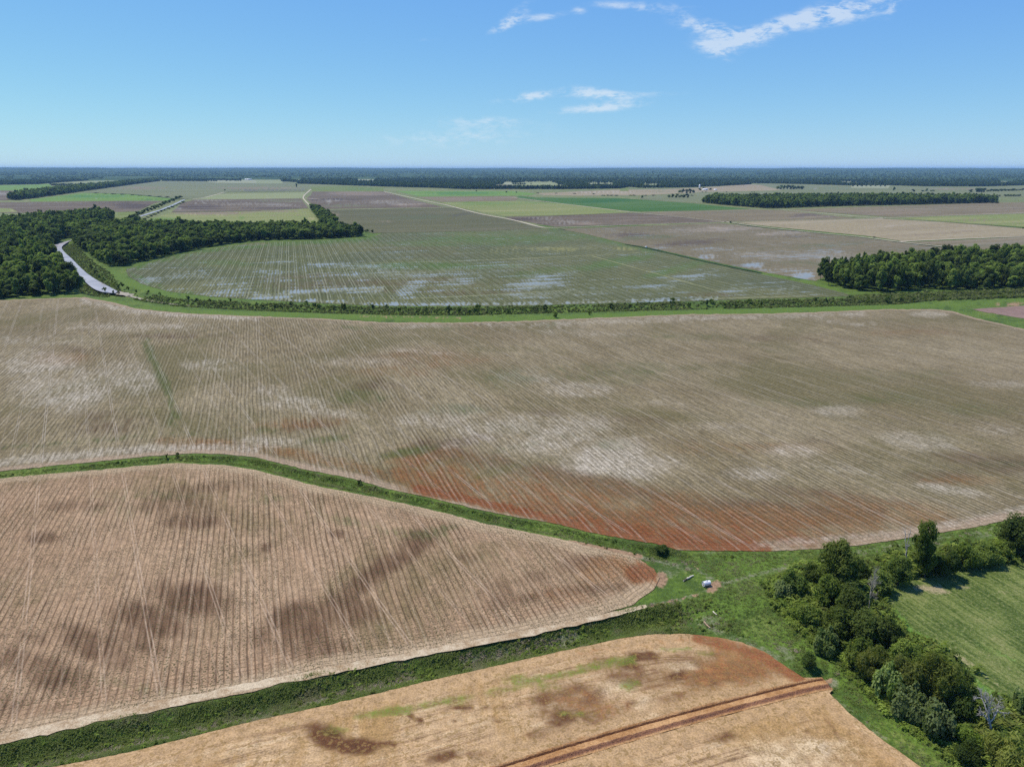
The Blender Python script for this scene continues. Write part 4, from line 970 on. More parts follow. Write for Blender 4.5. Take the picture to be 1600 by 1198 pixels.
def tube(pts, rads, k=6):
    P = np.array(pts, float)
    T = np.gradient(P, axis=0); T /= np.linalg.norm(T, axis=1)[:, None] + 1e-9
    V, F = [], []
    for p, t_, r in zip(P, T, rads):
        a = np.cross(t_, (0.31, 0.87, 0.2)); a /= np.linalg.norm(a); b = np.cross(t_, a)
        for j in range(k):
            q = 2 * math.pi * j / k
            V.append(p + r * (math.cos(q) * a + math.sin(q) * b))
    for i in range(len(P) - 1):
        for j in range(k):
            F.append((i * k + j, i * k + (j + 1) % k, (i + 1) * k + (j + 1) % k, (i + 1) * k + j))
    return np.array(V), np.array(F)
def join(parts):
    V, F, o = [], [], 0
    for v, f in parts:
        V.append(v); F.append(tri(f) if f.shape[1] == 4 else f); o_ = o; F[-1] = F[-1] + o_; o += len(v)
    return np.concatenate(V), np.concatenate(F)
def crown_clumps(rng, h, rad, base, n, r=(.2, .34), lean=(0, 0), top=1.0, flat=1.0):
    C = []
    cz, hz = (base + h) / 2, (h - base) / 2
    for i in range(n):
        while True:
            q = rng.uniform(-1, 1, 3)
            if q @ q < 1 and q @ q > .12: break
        zz = q[2]
        k = 1.0 - 0.35 * max(0, zz) ** 2 * top
        rr = rng.uniform(*r) * rad
        x, y = q[0] * (rad - rr * .6) * k, q[1] * (rad - rr * .6) * k
        z = cz + zz * (hz - rr * .6) * flat
        C.append((x + lean[0] * z, y + lean[1] * z, max(z, rr * .8), rr))
    return C
def trunk_mesh(name, rng, h, base, clumps, r0, nl=6):
    parts = []
    top = base + (h - base) * .55
    p = [(0, 0, -.3), (rng.normal(0, .03) * h, rng.normal(0, .03) * h, base * .6 + .3), (rng.normal(0, .05) * h, rng.normal(0, .05) * h, top)]
    p = smooth_line([tuple(x) for x in p], 4)
    parts.append(tube(p, np.linspace(r0, r0 * .35, len(p))))
    for c in sorted(clumps, key=lambda c: -c[3])[:nl]:
        k = rng.uniform(.35, .8)
        s = np.array(p[int(k * (len(p) - 1))]); e = np.array(c[:3])
        m_ = (s + e) / 2 + np.array([0, 0, -.08 * h * rng.uniform(0, 1)])
        parts.append(tube([s, m_, e], [r0 * .4, r0 * .25, r0 * .08], 5))
    V, F = join(parts)
    return mesh_np(name, V, F, True)
def dead_mesh(name, rng, h, r0, lv=3, spread=.7, nb=4, twig=1.0):
    parts = []
    def grow(p, d, ln, r, k):
        q = p + d * ln * .5 + rng.normal(0, .06, 3) * ln; e = p + d * ln + rng.normal(0, .08, 3) * ln
        parts.append(tube([p, q, e], [r, r * .8, r * .5], 5 if k > 1 else 3))
        if k == 0: return
        for _ in range(nb if k < lv else nb - 1):
            s = p + (e - p) * rng.uniform(.45, 1.0)
            dd = d + rng.normal(0, spread, 3); dd[2] += .15; dd /= np.linalg.norm(dd)
            grow(s, dd, ln * rng.uniform(.4, .65) * twig, max(r * .5, .022), k - 1)
    grow(np.array((0, 0, -.2)), np.array((.05, 0, 1.0)), h * .55, r0, lv)
    V, F = join(parts)
    return mesh_np(name, V, F, False)

DRY = bark_mat('dry_stalks', (.13, .105, .07), (.22, .185, .125))
PROT = {}
def make_proto(key, h, rad, base, ncl, n, size, leaf, seed, core=.62, trunk=.18, r=(.2, .34), **kw):
    rng = np.random.default_rng(seed)
    cl = crown_clumps(rng, h, rad, base, ncl, r)
    crown = foliage_mesh('crown', rng, cl, n, size, core, **kw)
    crown.materials.append(L[leaf])
    tr = trunk_mesh('trunk', rng, h, base, cl, trunk)
    tr.materials.append(BARK)
    PROT[key] = (crown, tr, h, rad)
make_proto('big_a', 13, 5.6, 1.2, 52, 8500, .44, 'broad', 1, .5, .18, (.15, .3), shell=(.65, 1.3))
make_proto('big_b', 13, 4.6, 1.6, 44, 6500, .44, 'broad', 2, .45, .2, (.16, .3), shell=(.6, 1.35))
make_proto('big_c', 12, 5.2, .6, 46, 7500, .44, 'dark', 3, .5, .18, (.15, .3), shell=(.65, 1.3))
make_proto('bush_a', 5, 3.4, .2, 30, 3600, .34, 'broad', 4, .5, .12, (.16, .32), shell=(.65, 1.3))
make_proto('bush_b', 5, 3.2, .2, 30, 3600, .34, 'dark', 5, .5, .12, (.16, .32), shell=(.65, 1.3))
make_proto('bush_c', 5, 3.6, .1, 30, 3600, .34, 'fresh', 6, .5, .12, (.16, .32), shell=(.65, 1.3))
make_proto('feather_a', 9, 4.6, .8, 26, 8000, .26, 'olive', 7, .5, .14, aspect=3.6, up=.1, droop=.4, shell=(.6, 1.2))
make_proto('feather_b', 8, 4.2, .4, 24, 7500, .26, 'olive', 8, .5, .14, aspect=3.6, up=.1, droop=.4, shell=(.6, 1.2))
make_proto('vine_a', 3.5, 4.2, .0, 22, 2200, .62, 'vine', 9, .75, .08, aspect=1.1, up=.6)
make_proto('vine_b', 3.2, 3.8, .0, 20, 2000, .62, 'vine', 10, .75, .08, aspect=1.1, up=.6)
for i in range(5):
    make_proto('wood_%d' % i, 16, 4.6 + .3 * (i % 3), 2.0, 16, 900, 1.1, 'wood', 20 + i, .74, .2, (.26, .42), up=.45)
for i in range(3):
    make_proto('shrub_%d' % i, 3, 1.9, .0, 9, 420, .42, 'dark', 40 + i, .7, .06)
far_protos = []
for i in range(4):
    rng = np.random.default_rng(60 + i)
    cl = crown_clumps(rng, 15, 6.2, .5, 8, (.34, .5))
    me = foliage_mesh('crown', rng, cl, 110, 2.6, .8, up=.5)
    me.materials.append(L['far'])
    far_protos.append(me)

def plant(name, key, px, ybase, ytop=None, wpx=None, rot=None, label=None, cat='tree', group=None, h=None, rad=None, rng=None, loc=None, parts=True, zb=None):
    crown, tr, h0, r0 = PROT[key]
    w = G(px, ybase) if loc is None else Vector(loc)
    if h is None: h = height_to(px, ybase, ytop)
    dist = math.sqrt(w.x ** 2 + w.y ** 2 + CAM_H ** 2)
    if rad is None:
        dep = w.y * CP + CAM_H * SP
        rad = (wpx * .5 / FOC * dep) if wpx else r0 * h / h0
    o = bpy.data.objects.new(name, None) if parts else bpy.data.objects.new(name, crown)
    COL.objects.link(o)
    o.location = (w.x, w.y, zb if zb is not None else -.05)
    near = loc is None
    o.rotation_euler = (random.uniform(-.12, .12) if near else 0, random.uniform(-.12, .12) if near else 0, rot if rot is not None else random.uniform(0, 6.28))
    an = random.uniform(.82, 1.12)
    o.scale = (rad / r0 * an * .87, rad / r0 / an * .87, h / h0)
    if parts:
        o.empty_display_size = .5
        for nm, dat in (('crown', crown), ('trunk', tr)):
            c = bpy.data.objects.new(nm, dat); COL.objects.link(c); c.parent = o
    return tag(o, label, cat, group)
random.seed(3)

# ------------------------------------------------------------------ the hedge of trees by the lane, each one its own
HEDGE = [
    ('broadleaf_tree', 'big_a', 1308, 928, 842, 70, 'tallest rounded dark green tree in the hedge, at its bend above the bare grey bush', 'tree'),
    ('broadleaf_tree', 'big_b', 1443, 902, 811, 48, 'tall upright leafy tree close beside the bare grey snag', 'tree'),
    ('broadleaf_tree', 'big_c', 1588, 868, 806, 66, 'large dark tree with a dead twig poking from its top, ending the hedge', 'tree'),
    ('broadleaf_tree', 'bush_b', 1238, 932, 893, 44, 'dark bushy tree at the hedge end nearest the grassy track junction', 'tree'),
    ('broadleaf_tree', 'bush_b', 1268, 912, 881, 30, 'small dark tree between the track junction and the tallest rounded tree', 'tree'),
    ('broadleaf_tree', 'bush_a', 1292, 955, 905, 56, 'yellowish green bushy tree just below the tallest rounded tree', 'tree'),
    ('broadleaf_tree', 'big_c', 1330, 975, 915, 54, 'dark dense tree in front of the bare grey bush', 'tree'),
    ('broadleaf_tree', 'bush_b', 1375, 925, 892, 46, 'low dark tree between the bare grey bush and the bare snag', 'tree'),
    ('broadleaf_tree', 'big_c', 1405, 915, 868, 42, 'dark tree standing at the foot of the bare grey snag', 'tree'),
    ('broadleaf_tree', 'bush_b', 1475, 900, 860, 44, 'dark low tree casting shade on the meadow edge beside the tall upright tree', 'tree'),
    ('shrub', 'bush_a', 1505, 890, 852, 42, 'rounded green shrub one along from the dark shading tree by the meadow', 'shrub'),
    ('shrub', 'bush_b', 1540, 880, 850, 46, 'dark shrub between the rounded green shrub and the tree with the dead twig', 'shrub'),
    ('shrub', 'vine_a', 1222, 935, 912, 40, 'vine covered bright green mound at the tip of the hedge by the lane', 'shrub'),
    ('shrub', 'bush_c', 1262, 975, 940, 48, 'light green shrub beside the lane below the hedge tip', 'shrub'),
    ('broadleaf_tree', 'bush_a', 1305, 995, 950, 58, 'mid green spreading tree in the middle of the hedge above the lone bush', 'tree'),
    ('broadleaf_tree', 'big_c', 1352, 1008, 955, 58, 'dark rounded tree at the corner of the meadow', 'tree'),
    ('broadleaf_tree', 'bush_b', 1390, 1018, 966, 44, 'very dark tree with its shaded side over the yellow green meadow corner', 'tree'),
    ('shrub', 'vine_b', 1290, 1018, 985, 46, 'blue green leafy shrub overhanging the lane', 'shrub'),
    ('broadleaf_tree', 'bush_a', 1335, 1045, 1000, 54, 'green spreading tree beside the lane in the narrow part of the hedge', 'tree'),
    ('feathery_tree', 'feather_b', 1362, 1068, 1010, 50, 'olive green feathery tree next to the lane, smallest of the feathery ones', 'tree'),
    ('broadleaf_tree', 'big_a', 1412, 1062, 1002, 56, 'mid green tree along the meadow side between two feathery trees', 'tree'),
    ('feathery_tree', 'feather_a', 1398, 1088, 1022, 52, 'feathery olive tree behind the pale leaved vine bank', 'tree'),
    ('feathery_tree', 'feather_a', 1448, 1100, 1014, 72, 'largest feathery olive tree in the hedge above the vine bank', 'tree'),
    ('broadleaf_tree', 'bush_b', 1498, 1088, 1042, 54, 'dark glossy tree on the meadow edge beside the largest feathery tree', 'tree'),
    ('broadleaf_tree', 'bush_b', 1492, 1122, 1072, 50, 'dark shaded tree under the largest feathery tree', 'tree'),
    ('shrub', 'vine_a', 1385, 1092, 1046, 54, 'vine bank of pale broad leaves beside the lane, topmost of three mounds', 'shrub'),
    ('shrub', 'vine_b', 1418, 1122, 1078, 60, 'vine bank of pale broad leaves beside the lane, middle of three mounds', 'shrub'),
    ('shrub', 'vine_a', 1462, 1150, 1106, 62, 'vine bank of pale broad leaves beside the lane, lowest of three mounds', 'shrub'),
    ('shrub', 'bush_a', 1522, 1128, 1094, 46, 'green shrub between the dark glossy tree and the bleached dead tree', 'shrub'),
    ('shrub', 'bush_c', 1508, 1166, 1134, 44, 'bright green shrub at the foot of the bleached dead tree', 'shrub'),
    ('shrub', 'vine_b', 1596, 1118, 1080, 38, 'pale leaved shrub on the meadow side of the bleached dead tree', 'shrub'),
    ('feathery_tree', 'feather_b', 1566, 1225, 1150, 84, 'feathery olive tree by the lane below the bleached dead tree, nearest the camera', 'tree'),
    ('shrub', 'bush_b', 1512, 1195, 1160, 46, 'dark shrub between the lane and the bottom corner feathery tree', 'shrub'),
    ('shrub', 'bush_b', 1606, 1172, 1140, 44, 'dark shrub behind the bottom corner feathery tree', 'shrub'),
    ('shrub', 'bush_a', 1475, 888, 872, 30, 'small shrub behind the dark shading tree near the grass lane', 'shrub'),
    ('shrub', 'bush_a', 1562, 872, 846, 40, 'green shrub touching the large dark tree that ends the hedge', 'shrub'),
    ('shrub', 'bush_c', 1522, 886, 866, 40, 'low bright green shrub on the meadow side of the dark shrub by the grass lane', 'shrub'),
    ('shrub', 'bush_b', 1488, 884, 856, 36, 'dark shrub filling the gap behind the rounded green shrub by the meadow', 'shrub'),
    ('shrub', 'bush_b', 1342, 905, 878, 40, 'dark shrub between the tallest rounded tree and the bare snag, on the lane side', 'shrub'),
]
for i, (nm, key, x, yb, yt, w, lab, cat) in enumerate(HEDGE):
    plant(nm, key, x, yb, yt, w, None, lab, cat, 'hedge of trees and shrubs by the grass lane')
plant('shrub', 'bush_b', 1261, 1041, 1019, 25, None, 'lone round dark bush standing in the grass beside the terraced field', 'shrub')
plant('shrub', 'bush_b', 1034, 861, 851, 24, None, 'low green bush by the red gully at the end of the thin grass ditch', 'shrub')
plant('shrub', 'shrub_0', 261, 715, 708.5, 7, None, 'smaller of two dark bushes on the thin grass ditch', 'shrub')
plant('shrub', 'shrub_1', 277, 715.5, 706.5, 9, None, 'larger of two dark bushes on the thin grass ditch', 'shrub')
plant('shrub', 'shrub_2', 562, 756, 748.5, 9, None, 'single dark bush on the thin grass ditch beside the reddish soil', 'shrub')
plant('shrub', 'shrub_0', 1545, 1195, 1178, 22, None, 'small round shrub at the lane edge near the bottom corner', 'shrub')

def dead_tree(name, px, yb, yt, wpx, seed, label, mat, lv, nb, spread, r0, lean=0.0, twig=1.0, z0=0):
    rng = np.random.default_rng(seed)
    me = dead_mesh('trunk', rng, 10, r0, lv, spread, nb, twig)
    V = np.array([v.co for v in me.vertices]); hh = V[:, 2].max()
    h = height_to(px, yb, yt) - z0
    w = G(px, yb)
    dep = w.y * CP + CAM_H * SP
    half = np.abs(V[:, :2]).max()
    o = bpy.data.objects.new(name, None); COL.objects.link(o)
    o.location = (w.x, w.y, -.1 + z0); o.scale = (wpx * .5 / FOC * dep / half,) * 2 + (h / hh,)
    o.rotation_euler = (0, lean, seed)
    me.materials.append(mat)
    c = bpy.data.objects.new('trunk', me); COL.objects.link(c); c.parent = o
    tag(o, label, 'tree')
dead_tree('dead_tree', 1412, 895, 820, 26, 4, 'bare pale snag with a few broken limbs rising above the hedge', DEAD, 2, 4, .45, .34)
dead_tree('dead_tree', 1354, 958, 878, 54, 6, 'leafless grey bush of fine twigs in the hedge below the tallest tree', GREYTWIG, 4, 5, .6, .2)
dead_tree('dead_tree', 1546, 1150, 1074, 62, 9, 'bleached dead tree with a fuzzy crown of grey twigs by the meadow', DEAD, 4, 5, .62, .34, 0.14)
dead_tree('dead_tree', 1592, 850, 797, 14, 12, 'thin dead top standing out of the large dark tree at the hedge end', DEAD, 2, 3, .5, .16)

# ------------------------------------------------------------------ stuff scattered with geometry nodes
def scatter(name, protos, pts, scale, rotz, idx, mat=None, sz=None, **kw):
    pts = np.asarray(pts, np.float32)
    me = bpy.data.meshes.new(name)
    me.vertices.add(len(pts)); me.vertices.foreach_set('co', pts.ravel())
    fattr(me, 'sc', scale); fattr(me, 'sz', scale if sz is None else sz); fattr(me, 'rz', rotz)
    a = me.attributes.new('ix', 'INT', 'POINT'); a.data.foreach_set('value', np.asarray(idx, np.int32))
    o = link(name, me, None, **kw)
    cl = bpy.data.collections.new(name + '_kinds')
    for i, p in enumerate(protos):
        c = bpy.data.objects.new('%s_kind_%02d' % (name, i), p); cl.objects.link(c)
    g = bpy.data.node_groups.new(name, 'GeometryNodeTree')
    g.interface.new_socket('Geometry', in_out='INPUT', socket_type='NodeSocketGeometry')
    g.interface.new_socket('Geometry', in_out='OUTPUT', socket_type='NodeSocketGeometry')
    N, K = g.nodes, g.links
    gi, go = N.new('NodeGroupInput'), N.new('NodeGroupOutput')
    ci = N.new('GeometryNodeCollectionInfo'); ci.inputs[0].default_value = cl
    ci.inputs['Separate Children'].default_value = True; ci.inputs['Reset Children'].default_value = True
    ip = N.new('GeometryNodeInstanceOnPoints'); ip.inputs['Pick Instance'].default_value = True
    def at(nm, ty):
        n = N.new('GeometryNodeInputNamedAttribute'); n.data_type = ty; n.inputs['Name'].default_value = nm
        return n.outputs['Attribute']
    cr, cs = N.new('ShaderNodeCombineXYZ'), N.new('ShaderNodeCombineXYZ')
    K.new(at('rz', 'FLOAT'), cr.inputs[2])
    s_ = at('sc', 'FLOAT'); K.new(s_, cs.inputs[0]); K.new(s_, cs.inputs[1]); K.new(at('sz', 'FLOAT'), cs.inputs[2])
    K.new(gi.outputs[0], ip.inputs['Points']); K.new(ci.outputs[0], ip.inputs['Instance'])
    K.new(at('ix', 'INT'), ip.inputs['Instance Index'])
    K.new(cr.outputs[0], ip.inputs['Rotation']); K.new(cs.outputs[0], ip.inputs['Scale'])
    K.new(ip.outputs[0], go.inputs[0])
    md = o.modifiers.new('scatter', 'NODES'); md.node_group = g
    return tag(o, kind='stuff')

def ground_points(poly_px, spacing, seed, jitter=.45):
    """points spread evenly over a piece of land"""
    rng = np.random.default_rng(seed)
    W = Gn(poly_px)[:, :2]
    lo, hi = W.min(0), W.max(0)
    gx, gy = np.meshgrid(np.arange(lo[0], hi[0], spacing), np.arange(lo[1], hi[1], spacing))
    P = np.stack([gx.ravel(), gy.ravel()], 1) + rng.uniform(-jitter, jitter, (gx.size, 2)) * spacing
    return P[inside(P, W)]

# woods: the trees that show largest one by one, the rest together
WOODS = [
    ([(-260, 372), (-40, 362), (10, 350), (60, 346), (100, 343), (140, 339), (172, 338), (178, 343), (172, 352), (140, 362), (112, 369), (80, 381), (80, 396), (98, 420), (116, 442), (126, 458), (60, 463), (0, 467), (-120, 474), (-260, 482)], 7.4, 17, 'wood west of the canal', 'broadleaf tree in the dense wood on the near bank of the muddy canal'),
    ([(112, 377), (128, 367), (170, 357), (205, 350), (232, 355), (300, 357), (400, 359), (470, 357), (520, 359), (565, 366), (566, 370), (490, 374), (400, 376), (330, 385), (265, 399), (220, 409), (182, 418), (166, 414), (140, 397), (122, 386)], 7.4, 14, 'wood behind the puddled field', 'broadleaf tree in the long wood between the canal and the puddled field'),
    ([(1276, 438), (1292, 431), (1340, 424), (1400, 417), (1500, 411), (1600, 407), (1800, 402), (1800, 444), (1600, 451), (1520, 454), (1450, 452), (1390, 459), (1340, 454), (1290, 445)], 7.2, 17, 'wood by the scrub lined levee', 'broadleaf tree in the wood ending beside the pool in the wet field'),
    ([(1097, 317), (1112, 312.4), (1200, 312), (1400, 310.5), (1530, 312), (1556, 314), (1556, 317), (1400, 320.5), (1310, 322.4), (1200, 326), (1130, 320.6)], 8.5, 18, 'long wood far out on the plain', 'tree of the long wood far out on the plain'),
    ([(486, 326), (494, 326.5), (508, 334), (524, 346), (530, 358), (512, 358), (500, 345), (490, 333)], 7, 13, 'wood behind the puddled field', 'tree in the tapering row running up from the long wood'),
    ([(12, 312), (30, 306), (100, 297), (170, 289), (245, 281.4), (250, 283), (200, 289.5), (130, 299), (60, 309), (26, 313)], 10, 19, 'tree line beyond the canal', 'tree of the long diagonal tree line beyond the canal'),
]
allp = []
for wi, (poly, sp_, hh, grp, lab) in enumerate(WOODS):
    P = ground_points(poly, sp_, 100 + wi)
    r = np.random.default_rng(200 + wi)
    clump = np.array([mnoise.noise(Vector((x * .02, y * .02, wi))) for x, y in P])
    h = hh * (1 + .24 * clump + r.normal(0, .17, len(P)))
    s = sp_ / 8.0 * r.uniform(.75, 1.5, len(P))
    for p, a, b in zip(P, h, s):
        allp.append((p[0], p[1], a, b, wi))
allp = np.array(allp)
pix = PXn(np.column_stack([allp[:, :2], np.full(len(allp), 8.0)]))
dist = np.hypot(allp[:, 0], allp[:, 1])
vis = (pix[:, 0] > -8) & (pix[:, 0] < 1608)
# keep the creek that runs through the first two woods open
order = np.argsort(np.where(vis, dist, 1e9))
single = order[:238]
rr = np.random.default_rng(77)
LABW = [('on the forest edge facing the lane', 'deep in')]
WLAB = [('edge tree of the dense wood on the near bank of the muddy canal', 'inner tree of the dense wood on the near bank of the muddy canal'),
        ('edge tree of the long wood between the canal and the puddled field', 'inner tree of the long wood between the canal and the puddled field'),
        ('edge tree of the wood ending beside the pool in the wet field', 'inner tree of the wood ending beside the pool in the wet field')] + [(w_[4], w_[4]) for w_ in WOODS[3:]]
wedge = [seg_dist(allp[single][:, :2], Gn(w_[0])[:, :2], True) for w_ in WOODS]
for q_, i in enumerate(single):
    x, y, h, s, wi = allp[i]
    wi = int(wi)
    k = 'wood_%d' % rr.integers(0, 5)
    c, tr, h0, r0 = PROT[k]
    plant('broadleaf_tree', k, 0, 0, loc=(x, y, 0), h=h, rad=r0 * s, label=WLAB[wi][0 if wedge[wi][q_] < 8 else 1], cat='tree', group=WOODS[wi][3] + (' edge' if wedge[wi][q_] < 8 else ' inside'), rot=rr.uniform(0, 6.28))
plant('broadleaf_tree', 'wood_1', 1371, 428, 399, 17, None, 'tall tree standing up above the rest of the wood near the pool', 'tree')
rest = np.setdiff1d(np.arange(len(allp)), single)
rest = rest[(pix[rest, 0] > -260) & (pix[rest, 0] < 1860)]
a = allp[rest]
scatter('woodland', [PROT['wood_%d' % i][0] for i in range(5)], np.column_stack([a[:, 0], a[:, 1], np.zeros(len(a))]), a[:, 3], rr.uniform(0, 6.28, len(a)), rr.integers(0, 5, len(a)), sz=a[:, 2] / 16.0,
        label='continuous dark green woodland behind the nearer trees', cat='woodland')
print('wood trees', len(allp))

# far-off forest reaching the horizon
FOREST_EDGE = [(-200, 290.2), (0, 289.2), (60, 288.2), (110, 284.2), (160, 281.6), (163, 278), (243, 278), (255, 283.2), (320, 283.4), (330, 281.8), (372, 282.6), (385, 278.5), (438, 279.6), (441, 283.8), (462, 285), (466, 287.5), (520, 289), (600, 292), (680, 294), (725, 296), (800, 295.8), (880, 296), (968, 295), (985, 292.5), (1005, 294.4), (1087, 292.8), (1130, 290.8), (1172, 288.6), (1176, 286.6), (1250, 288), (1328, 290.2), (1390, 290), (1440, 291.4), (1530, 291.8), (1600, 290), (1900, 290)]
FE = np.array(FOREST_EDGE)
def hill(r, th):
    """rolling wooded upland"""
    x, y = r * np.sin(th), r * np.cos(th)
    n = np.array([mnoise.fractal(Vector((a_ / 5200, b_ / 5200, 3.1)), 1.0, 2.0, 4) for a_, b_ in zip(x, y)])
    n2 = np.array([mnoise.noise(Vector((a_ / 900, b_ / 900, 8.0))) for a_, b_ in zip(x, y)])
    up = sstep(r, 7000, 23000) * 92
    return up * (1 + .30 * n) + sstep(r, 8000, 14000) * n2 * 4 + sstep(r, 17000, 24000) * 14 * np.clip(n + .1, -.3, 1)
# canopy of the upland
m_, t_, o_ = new_mat('upland_canopy')
P_ = t_.pos()
na = t_.noise(P_, .010, 4, .6); nb_ = t_.noise(P_, .0011, 4, .55); nc = t_.noise(P_, .05, 3, .6)
c_ = t_.mix(t_.ss(t_.ma(na, .6, t_.mul(nb_, .5)), .4, .65), (.026, .050, .020), (.060, .092, .034))
c_ = t_.mix(t_.mul(t_.ss(nb_, .64, .70), t_.ss(na, .45, .6)), c_, (.12, .14, .075))
t_.t.links.new(principled(t_, c_, .95, t_.bump(t_.ma(nc, 6.0, t_.mul(na, 10.0)), 1.0, .9), .05), o_.inputs[0])
th = np.linspace(R(-48), R(48), 420); rad_ = np.geomspace(7200, 29500, 150)
TH, RR = np.meshgrid(th, rad_)
Z = hill(RR.ravel(), TH.ravel()) + 11 + np.random.default_rng(4).uniform(-3, 5, TH.size)
Z[RR.ravel() < 7300] = -4
V = np.column_stack([RR.ravel() * np.sin(TH.ravel()), RR.ravel() * np.cos(TH.ravel()), Z])
F = np.array([(i * 420 + j, i * 420 + j + 1, (i + 1) * 420 + j + 1, (i + 1) * 420 + j) for i in range(149) for j in range(419)])
link('hills', mesh_np('hills', V, F, True), m_, kind='structure')
rf = np.random.default_rng(8)
n = 46000
px = np.column_stack([rf.uniform(-160, 1760, n), rf.uniform(270.5, 296.5, n)])
edge_y = np.interp(px[:, 0], FE[:, 0], FE[:, 1])
ok = px[:, 1] < edge_y - .2
for c in CLEAR:
    cy = np.array(c)
    ok &= ~inside(px, c)
px = px[ok]
# a closed front row along the forest edge
fr = resample(FOREST_EDGE, 1.6, False); fr = np.repeat(fr, 2, 0) + rf.normal(0, .3, (len(fr) * 2, 2)) * (1.5, .5) - (0, .35)
px = np.concatenate([px, fr])
W = Gn(px); d = np.hypot(W[:, 0], W[:, 1])
keep = d < 14500; W, d = W[keep], d[keep]
zz = hill(d, np.arctan2(W[:, 0], W[:, 1])) * (d > 7000)
sc_ = np.maximum(.95, d / 5200) * rf.uniform(.75, 1.35, len(d)); sz_ = rf.uniform(.85, 1.35, len(d)) * 1.15
W[:, 2] = zz - 1.0
scatter('forest', far_protos, W, sc_, rf.uniform(0, 6.28, len(d)), rf.integers(0, 4, len(d)), sz=sz_, label='far forest covering the plain up to the horizon', cat='forest')

